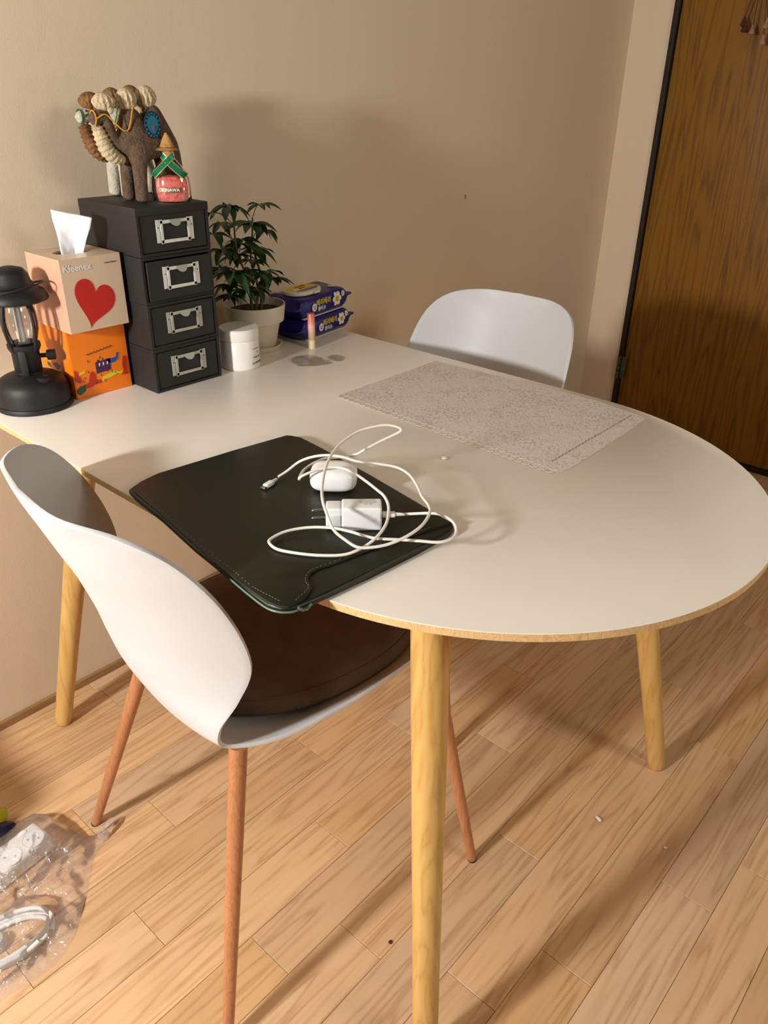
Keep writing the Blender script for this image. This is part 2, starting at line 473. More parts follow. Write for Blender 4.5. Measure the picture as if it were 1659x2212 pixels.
def lace_extra(m, nt, b):
    N, L = nt.nodes, nt.links
    out = N['Material Output']
    tc = N.new('ShaderNodeTexCoord')
    vo = N.new('ShaderNodeTexVoronoi'); vo.inputs['Scale'].default_value = 150; vo.feature = 'F1'
    mp = N.new('ShaderNodeMapping'); mp.inputs['Scale'].default_value = (1, 1.7, 1)
    L.new(tc.outputs['Object'], mp.inputs['Vector']); L.new(mp.outputs[0], vo.inputs['Vector'])
    nz = N.new('ShaderNodeTexNoise'); nz.inputs['Scale'].default_value = 14; nz.inputs['Detail'].default_value = 2
    L.new(tc.outputs['Object'], nz.inputs['Vector'])
    mr = N.new('ShaderNodeMapRange'); mr.inputs[1].default_value = .38; mr.inputs[2].default_value = .62
    mr.inputs[3].default_value = .26; mr.inputs[4].default_value = .46
    L.new(nz.outputs['Fac'], mr.inputs[0])
    lt = N.new('ShaderNodeMath'); lt.operation = 'LESS_THAN'
    L.new(vo.outputs['Distance'], lt.inputs[0]); L.new(mr.outputs[0], lt.inputs[1])
    ml = N.new('ShaderNodeMath'); ml.operation = 'MULTIPLY'; ml.inputs[1].default_value = .75
    L.new(lt.outputs[0], ml.inputs[0])
    mix = N.new('ShaderNodeMix'); mix.data_type = 'RGBA'
    mix.inputs[6].default_value = (*lin((238, 228, 219)), 1); mix.inputs[7].default_value = (*lin((200, 182, 170)), 1)
    L.new(ml.outputs[0], mix.inputs[0]); L.new(mix.outputs[2], b.inputs['Base Color'])
    bp = N.new('ShaderNodeBump'); bp.inputs['Strength'].default_value = .4; bp.inputs['Distance'].default_value = .0008
    L.new(vo.outputs['Distance'], bp.inputs['Height']); L.new(bp.outputs['Normal'], b.inputs['Normal'])
    b.inputs['Alpha'].default_value = .8
M_lace = mat('lace_vinyl', (200, 186, 174), .5, extra=lace_extra)
M_lacehem = mat('lace_hem', (214, 202, 190), .5, bump=(300, .3, .0005), extra=lambda m, nt, b: setattr(b.inputs['Alpha'], 'default_value', .8))

def balm_extra(m, nt, b):
    N, L = nt.nodes, nt.links
    tc = N.new('ShaderNodeTexCoord'); sp = N.new('ShaderNodeSeparateXYZ')
    L.new(tc.outputs['Object'], sp.inputs[0])
    mr = N.new('ShaderNodeMapRange'); mr.inputs[1].default_value = 0.0; mr.inputs[2].default_value = .075
    L.new(sp.outputs['Z'], mr.inputs[0])
    cr = N.new('ShaderNodeValToRGB'); e = cr.color_ramp.elements
    e[0].position = 0; e[0].color = (*lin((232, 212, 170)), 1)
    e[1].position = 1; e[1].color = (*lin((196, 96, 62)), 1)
    for p, c in ((.24, (232, 212, 170)), (.26, (190, 160, 128)), (.45, (206, 172, 140)), (.62, (236, 178, 156)), (.8, (222, 128, 106))):
        x = e.new(p); x.color = (*lin(c), 1)
    L.new(mr.outputs[0], cr.inputs[0]); L.new(cr.outputs[0], b.inputs['Base Color'])
M_balm = mat('gradient_tube', (230, 180, 150), .35, extra=balm_extra)

# ---------------------------------------------------------------- room
XL, XR, YB, YF, HC = -3.4, 2.69, 0.0, -4.6, 2.40
T = .1
def struct(name, c, s, m, label=None):
    o = box(name, c, s, m); o['kind'] = 'structure'
    if label: o['label'] = label
    return o
struct('wall_back', ((XL+XR)/2, YB+T/2, HC/2), (XR-XL+2*T, T, HC), M_wall, 'beige linen-textured wallpapered wall behind the table')
DY0, DY1, DZ = -.147, -1.09, 2.06
# right wall: strip left of the door, part right of the door and over it
wb = bpy.data.objects['wall_back']
_c = Vector((1.793, -.0003, .964))
flatshape('wall_stain', [(_c.x+.0042*math.cos(a)*(1+.2*math.sin(3*a)), _c.z+.007*math.sin(a)) for a in [2*PI*i/16 for i in range(16)]], mat('wall_stain_brown', (176, 144, 108), .9, bump=(80, .1, .0003)), wb, lambda x, z, t: (x, _c.y-t, z), .0003)
wr = empty('wall_right', (XR, 0, 0), kind='structure'); wr['label'] = 'beige wallpapered wall around the wooden door'
def wall_piece(y0, y1, z0, z1):
    return box('wall_panel', (T/2, (y0+y1)/2, (z0+z1)/2), (T, abs(y1-y0), z1-z0), M_wall, wr)
wall_piece(YB, DY0, 0, HC); wall_piece(DY1, YF, 0, HC); wall_piece(DY0, DY1, DZ, HC)
struct('wall_left', (XL-T/2, (YB+YF)/2, HC/2), (T, YB-YF+2*T, HC), M_dim)
struct('wall_front', ((XL+XR)/2, YF-T/2, HC/2), (XR-XL, T, HC), M_dim)
struct('ceiling', ((XL+XR)/2, (YB+YF)/2, HC+T/2), (XR-XL+2*T, YB-YF+2*T, T), M_ceil)

floor = struct('floor', ((XL+XR)/2, (YB+YF)/2, -.056), (XR-XL+2*T, YB-YF+2*T, .1), M_subfloor, 'wood-look plank floor of light oak tones')
FC = Vector(((XL+XR)/2, (YB+YF)/2, -.056))
for v in floor.data.vertices: pass
PW, PL, GAP = .092, .636, .0007
offs = {0: .41, 1: .03, 2: .52, 3: .19, 4: .301, 5: .61, 6: .151, 7: .489, 8: .255, 9: .371, 10: .067, 11: .428, 12: .561, 13: .179, 14: .309}
def plank_mesh(l, w):
    i = .0006
    g = GAP/2
    a, b, c, d = g, l-g, g, w-g
    vs_ = [(a, c, -.006), (b, c, -.006), (b, d, -.006), (a, d, -.006),
           (a, c, -i), (b, c, -i), (b, d, -i), (a, d, -i),
           (a+i, c+i, 0), (b-i, c+i, 0), (b-i, d-i, 0), (a+i, d-i, 0)]
    fs = [(3, 2, 1, 0), (0, 1, 5, 4), (1, 2, 6, 5), (2, 3, 7, 6), (3, 0, 4, 7), (4, 5, 9, 8), (5, 6, 10, 9), (6, 7, 11, 10), (7, 4, 8, 11), (8, 9, 10, 11)]
    me = bpy.data.meshes.new('plank'); me.from_pydata(vs_, [], fs); me.materials.append(M_plank)
    return me
full = plank_mesh(PL, PW)
rest_v, rest_f = [], []
row = -1
while True:
    y1 = -.039 - PW*row
    y0 = y1-PW
    yy1 = min(y1, YB); yy0 = max(y0, YF)
    if y1 <= YF+.002: break
    w = yy1-yy0
    o_ = offs.get(row, (row*.2345) % PL)
    x = o_-PL*math.ceil((o_-XL)/PL)
    while x < XR-.001:
        a, b = max(x, XL), min(x+PL, XR)
        if b-a > .004:
            me = full if (b-a > PL-1e-6 and w > PW-1e-6) else plank_mesh(b-a, w)
            if b > -.75 and yy1 > -2.4:
                o = bpy.data.objects.new('plank', me); COL.objects.link(o)
                o.parent = floor
                o.location = (a, yy0, 0)
            else:
                k0 = len(rest_v)
                rest_v += [(v.co.x+a, v.co.y+yy0, v.co.z) for v in me.vertices]
                rest_f += [tuple(k0+i for i in p.vertices) for p in me.polygons]
        x += PL
    row += 1

rp = raw('far_planks', rest_v, rest_f, M_plank, floor, smooth=False); rp['kind'] = 'stuff'
bb = box('baseboard_back', ((XL+XR)/2, -.005, .009), (XR-XL, .010, .018), M_base, bev=.002); bb['kind'] = 'structure'
bb['label'] = 'thin low wooden strip along the foot of the back wall'

# door in the right wall
door = empty('door_1', (XR, DY0, 0), kind='structure'); door['label'] = 'varnished orange-brown wooden door with dark edge in the right wall'
box('door_frame', (-.004+.03, -.0085, DZ/2), (.068, .017, DZ), M_doorframe, door, bev=.001)
box('door_frame', (-.004+.03, DY1-DY0+.0085, DZ/2), (.068, .017, DZ), M_doorframe, door, bev=.001)
box('door_frame', (-.004+.03, (DY1-DY0)/2, DZ-.0085), (.068, abs(DY1-DY0)-.034, .017), M_doorframe, door, bev=.001)
box('threshold', (.022, (DY1-DY0)/2, .009), (.05, abs(DY1-DY0)-.036, .018), M_doorframe, door, bev=.001)
box('door_panel', (.024, (DY1-DY0)/2, .020+(DZ-.040)/2), (.035, abs(DY1-DY0)-.040, DZ-.042), M_door, door, bev=.002)
hg = empty('hinge', (-.008, -.006, .23)); hg.parent = door
for k, (z, h) in enumerate(((.000, .030), (.034, .018), (.056, .034))):
    lathe('hinge_knuckle', [(0, z), (.0065, z), (.0068, z+.002), (.0068, z+h-.002), (.0065, z+h), (0, z+h)], M_hinge, hg, n=14)
box('hinge_plate', (.004, -.014, .045), (.002, .028, .09), M_hinge, hg, bev=.0005)
kn = lathe('door_knob', [(0, -.0), (.012, 0), (.012, .02), (.026, .035), (.03, .05), (.024, .062), (0, .066)], M_steel2, door, n=24)
kn.rotation_euler = (0, -PI/2, 0); kn.location = (.006, DY1-DY0+.07, .98)

# ---------------------------------------------------------------- table
TZ = .74
xc, ax, yc, by = .68, .405, -.85, .43
top_out = [(xc-ax, -.004), (xc-ax, -.25), (xc-ax, -.5), (xc-ax, -.7)]
for i in range(0, 61):
    a = PI+PI*i/60
    top_out.append((xc+ax*math.cos(a), yc+by*math.sin(a)))
top_out += [(xc+ax, -.7), (xc+ax, -.5), (xc+ax, -.25), (xc+ax, -.004)]
TB = (xc, -.64, 0)
table = empty('dining_table', TB, 0, 'white-topped wooden table with one half-oval end, straight end against the wall', 'table')
loc_out = [(p[0]-TB[0], p[1]-TB[1]) for p in top_out]
plate('laminate_surface', loc_out, TZ-.0012, TZ, M_laminate, table, bev=.0004, seg=1)
# plywood core with undercut lower edge
def inset(out, d):
    c = Vector((0, .1))
    return [(p[0]-d*(1 if p[0] > 0 else -1)*min(1, abs(p[0])/.1), p[1]+(d if p[1] < -.3 else (-d if p[1] > .6 else 0))) for p in out]
n_ = len(loc_out)
l0 = [(p[0]*.9995, p[1], TZ-.0012) for p in loc_out]; l1 = [(p[0]*.9995, p[1], TZ-.0105) for p in loc_out]
ins = inset(loc_out, .006); l2 = [(p[0], p[1], TZ-.0145) for p in ins]
fs = [list(range(n_)), list(range(3*n_-1, 2*n_-1, -1))]
for k in (0, 1):
    for i in range(n_):
        j = (i+1) % n_; fs.append((k*n_+i, k*n_+j, (k+1)*n_+j, (k+1)*n_+i))
raw('wooden_core', l0+l1+l2, fs, M_ply, table)
UZ = TZ-.0145
def tleg(foot, topp, parent, off):
    F = Vector((foot[0]-off[0], foot[1]-off[1], 0)); Tp = Vector((topp[0]-off[0], topp[1]-off[1], UZ))
    d = (Tp-F); L_ = d.length
    P, R = [], []
    for s, r in ((0, .010), (.003, .0145), (.010, .0165), (.03, .0178), (.3, .0195), (.6, .0222), (.85, .0245), (1.0, .0255)):
        P.append(F+d*s); R.append(r)
    bm = bmesh.new(); tube_bm(bm, P, R, 28)
    for v in bm.verts:
        if v.co.z > UZ: v.co.z = UZ
        if v.co.z < 0: v.co.z = 0
    return fin('leg', bm, M_leg, parent, ang=50)
ins_ = .105
for fx, fy, sx, sy in ((.297, -.085, 1, -1), (1.063, -.085, -1, -1), (.297, -1.111, 1, 1), (1.066, -1.111, -1, 1)):
    tleg((fx, fy), (fx+sx*.118, fy+sy*.122), table, TB)

# ---------------------------------------------------------------- chairs
K = [(-0.309, 0.0, 0.830), (-0.298, 0.093, 0.8275), (-0.254, 0.158, 0.816), (-0.208, 0.192, 0.779), (-0.164, 0.207, 0.707), (-0.139, 0.209, 0.622), (-0.151, 0.192, 0.56), (-0.174, 0.175, 0.509), (-0.162, 0.172, 0.474), (-0.084, 0.196, 0.467), (0.045, 0.207, 0.482), (0.194, 0.18, 0.485), (0.226, 0.087, 0.47), (0.231, 0.0, 0.464)]
# centre profile matching the rim stations
CP = [(-.309, .830), (-.300, .800), (-.288, .768), (-.274, .730), (-.255, .680), (-.236, .615), (-.224, .560), (-.208, .505), (-.180, .462), (-.105, .436), (.035, .430), (.165, .436), (.215, .452), (.231, .464)]
def chair_shell():
    rim = crom([Vector(k) for k in K], 6)
    cen = crom([Vector((c[0], 0, c[1])) for c in CP], 6)
    n = 30
    rows = []
    for i in range(1, len(rim)-1):
        r, c = rim[i], cen[i]
        t = i/(len(rim)-1)
        rowv = []
        for j in range(-n, n+1):
            s = j/n; a = abs(s)
            w = a**2.3 if t < .62 else a**2.8
            rowv.append((c.x+(r.x-c.x)*w, r.y*s, c.z+(r.z-c.z)*w))
        rows.append(rowv)
    vs_ = [p for rw in rows for p in rw]; m_ = 2*n+1
    fs = []
    for i in range(len(rows)-1):
        for j in range(m_-1):
            fs.append((i*m_+j, i*m_+j+1, (i+1)*m_+j+1, (i+1)*m_+j))
    # close the two tips
    vs_.append((CP[0][0], 0, CP[0][1])); t0 = len(vs_)-1
    vs_.append((CP[-1][0], 0, CP[-1][1])); t1 = len(vs_)-1
    for j in range(m_-1):
        fs.append((t0, j+1, j)); b0 = (len(rows)-1)*m_
        fs.append((t1, b0+j, b0+j+1))
    me = bpy.data.meshes.new('shell'); me.from_pydata(vs_, [], fs)
    o = bpy.data.objects.new('tmp', me); COL.objects.link(o)
    bm = bmesh.new(); bm.from_mesh(me)
    bmesh.ops.smooth_vert(bm, verts=[v for v in bm.verts if not v.is_boundary], factor=.5, use_axis_x=True, use_axis_y=True, use_axis_z=True)
    bmesh.ops.recalc_face_normals(bm, faces=bm.faces); bm.to_mesh(me); bm.free()
    md = o.modifiers.new('s', 'SOLIDIFY'); md.thickness = .0055; md.offset = 0; md.use_rim = True
    bv = o.modifiers.new('b', 'BEVEL'); bv.width = .0018; bv.segments = 2; bv.limit_method = 'ANGLE'; bv.angle_limit = math.radians(60)
    me2 = evaluated(o); bpy.data.objects.remove(o)
    me2.name = 'shell'
    shade(me2, True, 75)
    return me2
SHELL = chair_shell()

def cushion_mesh():
    bm = bmesh.new()
    n = 56
    # profile: (inward fraction, z)
    cx_, ru, rv = .043, .208, .178
    prof = [(0.0, .4395), (.45, .4395), (.72, .446), (.90, .457), (.965, .463), (1.0, .474), (1.0, .486), (.985, .4945), (.975, .4955), (.962, .4985), (.90, .504), (.6, .508), (0.0, .509)]
    rings = []
    for f, z in prof:
        if f == 0: rings.append([bm.verts.new((cx_, 0, z))]); continue
        rr = []
        for i in range(n):
            a = 2*PI*i/n
            c, s = math.cos(a), math.sin(a)
            e = 2/2.35
            rr.append(bm.verts.new((cx_+ru*f*math.copysign(abs(c)**e, c), rv*f*math.copysign(abs(s)**e, s), z)))
        rings.append(rr)
    for a, b in zip(rings, rings[1:]):
        for i in range(n):
            j = (i+1) % n
            if len(a) == 1: bm.faces.new((a[0], b[i], b[j]))
            elif len(b) == 1: bm.faces.new((a[i], a[j], b[0]))
            else: bm.faces.new((a[i], a[j], b[j], b[i]))
    bmesh.ops.recalc_face_normals(bm, faces=bm.faces)
    me = bpy.data.meshes.new('cushion'); bm.to_mesh(me); bm.free(); shade(me, True, 60)
    # sewn piping line
    return me
CUSH = cushion_mesh()

def make_chair(label):
    t = empty('shell_chair', (0, 0, 0), 0, label, 'chair', 'white shell chairs with wooden legs at the table')
    link('shell', SHELL, M_shell, t)
    cu_ = link('seat_cushion', CUSH, M_cushion, t); cu_['label'] = 'taupe fabric seat cushion'
    e = 2/2.35
    pip = []
    for i in range(72):
        a = 2*PI*i/72; c, s = math.cos(a), math.sin(a)
        pip.append((.043+.204*math.copysign(abs(c)**e, c), .1745*math.copysign(abs(s)**e, s), .4962))
    tube('cushion_piping', pip, .0014, M_cushion, cu_, n=6, closed=True)
    ft = {}
    for su, sv, tu, tv in ((-1, 1, -.136, .140), (-1, -1, -.136, -.145), (1, 1, .212, .168), (1, -1, .205, -.168)):
        F = Vector((su*.2525, sv*.2525, 0)); Tp = Vector((tu, tv, .437))
        P = [F+(Tp-F)*s for s in (0, .01, .3, .7, 1)]
        R = [.0072, .0082, .0100, .0122, .0132]
        bm = bmesh.new(); tube_bm(bm, P, R, 20)
        for v in bm.verts:
            if v.co.z < 0: v.co.z = 0
        lg = fin('leg', bm, M_cleg, t)
        # black glide under each leg
        bm = bmesh.new(); tube_bm(bm, [F+(Tp-F)*-.002, F+(Tp-F)*.004], .0084, 16)
        for v in bm.verts:
            if v.co.z < 0: v.co.z = 0
        fin('foot_glide', bm, M_blackmetal, lg)
        ft[(su, sv)] = (F, Tp)
    # black metal under-frame joining the legs
    bm = bmesh.new()
    for k_, (F, Tp) in ft.items():
        tube_bm(bm, [Vector((Tp.x*.9, Tp.y*.9, .428)), Vector((.02, 0, .424))], .004, 8)
    fin('under_frame', bm, M_blackmetal, t)
    return t
chair = make_chair('white shell chair with taupe cushion in front of the table, its back to the lamp')
chair.location = (.413, -.669, 0); chair.rotation_euler = (0, 0, math.radians(-9))

def copy_tree(o, parent=None):
    kids = list(o.children)
    c = o.copy(); COL.objects.link(c)
    if parent is not None: c.parent = parent
    for k in kids: copy_tree(k, c)
    return c
chair2 = copy_tree(chair)
chair2.location = (1.052, -.499, 0); chair2.rotation_euler = (0, 0, math.radians(182.0))
chair2['label'] = 'white shell chair on the far side of the table, only its back showing'

# ---------------------------------------------------------------- stack of drawer boxes
CX0, CX1, CY0, CY1 = .537, .683, -.248, -.068
cw, cd, ch = CX1-CX0, CY1-CY0, .08
names = ['lowest black drawer box of the stack, standing on the table beside the orange box',
         'black drawer box second from the bottom of the stack',
         'black drawer box second from the top, its drawer pushed out a little',
         'topmost black drawer box of the stack, with the felt camels on it']
for k in range(4):
    t = empty('drawer_box', ((CX0+CX1)/2, (CY0+CY1)/2, TZ+k*ch), 0, names[k], 'drawer box', 'stack of four black drawer boxes')
    dx = (.0, .0004, -.0006, .0)[k]
    t.location.x += dx
    th = .005
    bm = bmesh.new()
    g = .0003
    box_bm(bm, (0, 0, th/2+g), (cw, cd, th), .0006, 1)
    box_bm(bm, (0, 0, ch-th/2-g), (cw, cd, th), .0006, 1)
    box_bm(bm, (-cw/2+th/2, 0, ch/2), (th, cd, ch-2*th), 0)
    box_bm(bm, (cw/2-th/2, 0, ch/2), (th, cd, ch-2*th), 0)
    box_bm(bm, (0, cd/2-th/2, ch/2), (cw-2*th, th, ch-2*th), 0)
    fin('case', bm, M_boxblack, t)
    if k == 3:
        bm = bmesh.new()
        box_bm(bm, (0, -.0004, ch-.0065), (cw+.0012, cd+.0012, .0135), .001, 2)
        fin('lid', bm, M_boxblack, t)
    out = .006 if k == 2 else .0
    # drawer front, side walls
    dr = empty('drawer', (0, -cd/2+.0012-out, 0)); dr.parent = t
    fh, fwid = ch-.0135-(.006 if k == 3 else 0), cw-.0135
    zc = .0065+fh/2
    bm = bmesh.new(); box_bm(bm, (0, .002, zc), (fwid, .004, fh), .0006, 1)
    box_bm(bm, (-fwid/2+.003, .08, zc-.006), (.003, .155, fh-.014), 0)
    box_bm(bm, (fwid/2-.003, .08, zc-.006), (.003, .155, fh-.014), 0)
    box_bm(bm, (0, .08, .0075), (fwid-.01, .155, .002), 0)
    fin('drawer_front', bm, M_boxblack, dr)
    # label holder
    lw, lh = .076, .0375
    lx = .0015; lz = zc+.004 if k != 3 else zc+.003
    y = -.0004
    Ms = M_steel if k >= 2 else M_steel2  # upper two frames get the lit tone, lower two the darker one
    bm = bmesh.new()
    for sx in (-1, 1):
        box_bm(bm, (lx+sx*(lw/2-.0035), y-.0004, lz), (.007, .0008, lh), .0002, 1)
        box_bm(bm, (lx+sx*(lw/2-.0105), y-.0013, lz-.001), (.0055, .0012, lh+.002), .0004, 1)
    box_bm(bm, (lx, y-.0013, lz-lh/2+.0015), (lw-.016, .0012, .0055), .0004, 1)
    box_bm(bm, (lx, y-.0013, lz+lh/2-.0040), (lw-.016, .0012, .0055), .0004, 1)
    lf = fin('label_frame', bm, Ms, dr)
    for sx in (-1, 1):
        bm = bmesh.new(); tube_bm(bm, [(lx+sx*(lw/2-.004), y-.0006, lz+.006), (lx+sx*(lw/2-.004), y-.0012, lz+.006)], .0011, 8)
        fin('pin_hole', bm, M_blackmetal, lf)
    # hanging half-moon pull tab
    n = 16; vs_ = []
    for i in range(n+1):
        a = PI*i/n
        vs_.append((lx+.0115*math.cos(a), y-.002-.005*math.sin(a), lz+lh/2-.001-.011*math.sin(a)))
    vs2 = [(p[0], p[1]-.0007, p[2]+.0002) for p in vs_]
    m_ = n+1
    fs = [list(range(m_)), list(range(2*m_-1, m_-1, -1))]+[(i, m_+i, m_+(i+1) % m_, (i+1) % m_) for i in range(m_)]
    raw('pull_tab', vs_+vs2, fs, M_steel2, lf, smooth=False)
CT = TZ+4*ch   # 1.06
CTL = CT+.0004

# ---------------------------------------------------------------- tissue boxes
def bumpy_box(name, sx, sy, sz, m, parent, bulge=.002):
    bm = bmesh.new()
    bmesh.ops.create_cube(bm, size=1)
    bmesh.ops.subdivide_edges(bm, edges=bm.edges[:], cuts=9, use_grid_fill=True)
    for v in bm.verts:
        x, y, z = v.co*2
        nx = (1-y*y)*(1-z*z); ny = (1-x*x)*(1-z*z); nz = (1-x*x)*(1-y*y)
        v.co = Vector((x*sx/2+(bulge*nx*x if abs(x) > .99 else 0), y*sy/2+(bulge*ny*y if abs(y) > .99 else 0), z*sz/2+sz/2+(bulge*.4*nz*z if abs(z) > .99 else 0)))
    es = [e for e in bm.edges if len(e.link_faces) == 2 and e.calc_face_angle() > 1.0]
    bmesh.ops.bevel(bm, geom=es, offset=.0012, segments=2, affect='EDGES')
    return fin(name, bm, m, parent)
ob = empty('tissue_box', (.475, -.1175, TZ), 0, 'bright orange tissue box cube with colourful abstract print, under the peach box', 'tissue box')
OW, OD, OH = .112, .112, .1235
bumpy_box('carton', OW, OD, OH, M_orange, ob, .001)
yf = -OD/2-.0012
def ofr(x, z, t): return (x, yf-t, z)           # on the front face
def ofl(y, z, t): return (-OW/2-.0012-t, -y, z)  # on the left face (y from front)
flatshape('printed_square', [(-.012, .039), (.017, .041), (.018, .062), (-.012, .060)], M_purple, ob, ofr)
for x in (-.006, .002, .010):
    flatshape('printed_mark', [(x, .052), (x+.002, .052), (x+.003, .057), (x+.001, .058)], M_whiteprint, ob, lambda a, b, t: ofr(a, b, t+.0002))
flatshape('printed_blob', [(.022+.010*math.cos(a)*(1+.35*math.sin(3*a)), .057+.006*math.sin(a)*(1+.3*math.cos(2*a))) for a in [2*PI*i/28 for i in range(28)]], M_blue, ob, ofr)
flatshape('printed_bar', [(.030, .060), (.034, .061), (.036, .069), (.032, .069)], M_blue, ob, ofr)
flatshape('printed_zigzag', [(-.001, .032), (.010, .034), (.024, .038), (.034, .033), (.041, .035), (.036, .029), (.028, .031), (.016, .027), (.004, .026), (.000, .022), (-.004, .024)], M_yellow, ob, ofr)
flatshape('printed_tablet', [(-.046, .043), (-.034, .046), (-.033, .050), (-.045, .048)], M_yellow, ob, ofr)
flatshape('printed_wave', [(-.040, .022), (-.030, .027), (-.026, .040), (-.020, .046), (-.015, .040), (-.014, .028), (-.004, .026), (-.006, .021), (-.018, .021), (-.024, .018), (-.036, .017)], M_brick, ob, ofr)
flatshape('printed_wave', [(.037, .026), (.042, .030), (.040, .045), (.044, .060), (.049, .060), (.050, .044), (.048, .030), (.051, .026)], M_brick, ob, ofr)
flatshape('printed_wave', [(-.054, .034), (-.048, .030), (-.042, .030), (-.044, .038), (-.050, .052), (-.054, .054)], M_brick, ob, ofr)
flatshape('printed_blob', [(-.046+.009*math.cos(a), .016+.007*math.sin(a)*(1+.3*math.sin(2*a))) for a in [2*PI*i/24 for i in range(24)]], M_green, ob, ofr)
random.seed(11)
for i in range(22):
    x = -.044+random.random()*.088; z = .020+random.random()*.046; s = random.choice((-1, 1))*.0012
    flatshape('printed_tick', [(x, z), (x+.0011, z), (x+.0011+s, z+.0045), (x+s, z+.0045)], M_ink, ob, lambda a, b, t: ofr(a, b, t+.0003))
pts = [(-.026+.0022*i, .0765+.0016*math.sin(i*2.1)+.0003*i) for i in range(24)]
tube('printed_scribble', [ofr(p[0], p[1], 0) for p in crom([Vector((p[0], p[1], 0)) for p in pts], 3)], .00045, M_ink, ob, n=5)
# left face marks
flatshape('printed_blob', [(.050+.012*math.cos(a), .030+.012*math.sin(a)*(1+.3*math.sin(2*a))) for a in [2*PI*i/24 for i in range(24)]], M_brick, ob, lambda y, z, t: (-OW/2-.0012-t, y-.085, z))
flatshape('printed_blob', [(.008+.010*math.cos(a)*(1+.3*math.sin(3*a)), .052+.006*math.sin(a)) for a in [2*PI*i/24 for i in range(24)]], M_purple, ob, lambda y, z, t: (-OW/2-.0012-t, y-.010, z))
flatshape('printed_tablet', [(.020, .044), (.032, .046), (.032, .054), (.020, .052)], M_green, ob, lambda y, z, t: (-OW/2-.0012-t, y, z))

pb = empty('tissue_box', (.472, -.1405, TZ+OH+.0008), 0, 'peach tissue box cube with red heart and a tissue sticking out, on the orange box', 'tissue box')
PWd, PD, PH = .111, .115, .1215
bm = bmesh.new()
# carton with oval opening in the top
n = 32
def topz(x, y): return PH
outer = []
per = 32
for i in range(per):
    a = 2*PI*(i+.5)/per
    c, s = math.cos(a), math.sin(a)
    k = 1/max(abs(c), abs(s))
    outer.append((c*k*PWd/2, s*k*PD/2))
# exact corners
cor = [(PWd/2, PD/2), (-PWd/2, PD/2), (-PWd/2, -PD/2), (PWd/2, -PD/2)]
o_l = []
for i in range(per):
    o_l.append(outer[i])
for c in cor:
    j = min(range(per), key=lambda q: (o_l[q][0]-c[0])**2+(o_l[q][1]-c[1])**2); o_l[j] = c
inner = [(.034*math.cos(2*PI*(i+.5)/per), .021*math.sin(2*PI*(i+.5)/per)) for i in range(per)]
vo = [bm.verts.new((p[0], p[1], PH)) for p in o_l]; vi = [bm.verts.new((p[0], p[1], PH+.0005)) for p in inner]
vl = [bm.verts.new((p[0], p[1], PH-.004)) for p in inner]
vb = [bm.verts.new((p[0], p[1], 0)) for p in o_l]
for i in range(per):
    j = (i+1) % per
    bm.faces.new((vo[i], vo[j], vi[j], vi[i])); bm.faces.new((vi[i], vi[j], vl[j], vl[i])); bm.faces.new((vb[i], vb[j], vo[j], vo[i]))
bm.faces.new(vb[::-1])
fin('carton', bm, M_card_pink, pb, ang=30)
# pink left side print panel
raw('side_print', [(-PWd/2-.0004, -PD/2+.002, .002), (-PWd/2-.0004, PD/2-.001, .002), (-PWd/2-.0004, PD/2-.001, PH-.001), (-PWd/2-.0004, -PD/2+.002, PH-.001),
                   (-PWd/2+.0002, -PD/2+.002, .002), (-PWd/2+.0002, PD/2-.001, .002), (-PWd/2+.0002, PD/2-.001, PH-.001), (-PWd/2+.0002, -PD/2+.002, PH-.001)],
    [(0, 1, 2, 3), (7, 6, 5, 4), (0, 4, 5, 1), (1, 5, 6, 2), (2, 6, 7, 3), (3, 7, 4, 0)], M_card_side, pb, smooth=False)
yp = -PD/2-.0003
def pfr(x, z, t): return (x, yp-t, z)
# dark oval film lining inside the opening
raw('opening_film', [(p[0]*1.02, p[1]*1.02, PH-.003) for p in inner]+[(p[0]*.7, p[1]*.3, PH-.010) for p in inner],
    [(i, (i+1) % per, per+(i+1) % per, per+i) for i in range(per)]+[list(range(2*per-1, per-1, -1))], M_grayink, pb)
hp = []
for i in range(48):
    a = 2*PI*i/48
    hx = 16*math.sin(a)**3; hz = 13*math.cos(a)-5*math.cos(2*a)-2*math.cos(3*a)-math.cos(4*a)
    ca, sa = math.cos(.35), math.sin(.35)
    hp.append((-.004+(hx*ca+hz*sa)*.00235, .048+(-hx*sa+hz*ca)*.00275))
flatshape('printed_heart', hp, M_red, pb, pfr)
text('lettering', 'Kleenex', .0155, M_whiteprint, pb, lambda x, y, z: (x-.026, yp-.0003-z, y+.1065), bold=True)
text('lettering', 'KAKAO FRIENDS', .0030, M_ink, pb, lambda x, y, z: (x+.036, yp-.0003-z, y+.108))
# tissue sheet
rows_, colsn = 22, 16
vs_ = []
for i in range(rows_):
    v = i/(rows_-1)
    for j in range(colsn):
        u = j/(colsn-1)-.5
        w = .030+.022*min(1, v*1.3)
        h = v*.078
        x = u*w*1.0-.004+.006*v+ (.012*v*v*(u+.1))
        top_ = -.012*(u+.5)*v
        y = .007*math.sin(u*5+1)*(1-.6*v)+.004*math.sin(v*5+u*3)+.001*noise.noise((u*5, v*5, 3))*3
        vs_.append((x, y, PH-.010+h+top_))
fs = [(i*colsn+j, i*colsn+j+1, (i+1)*colsn+j+1, (i+1)*colsn+j) for i in range(rows_-1) for j in range(colsn-1)]
ts = raw('tissue_sheet', vs_, fs, M_tissue, pb)
md = ts.modifiers.new('s', 'SOLIDIFY'); md.thickness = .0007
ts.rotation_euler = (0, math.radians(2), math.radians(-35)); ts['label'] = 'white tissue sheet pulled up through the opening'

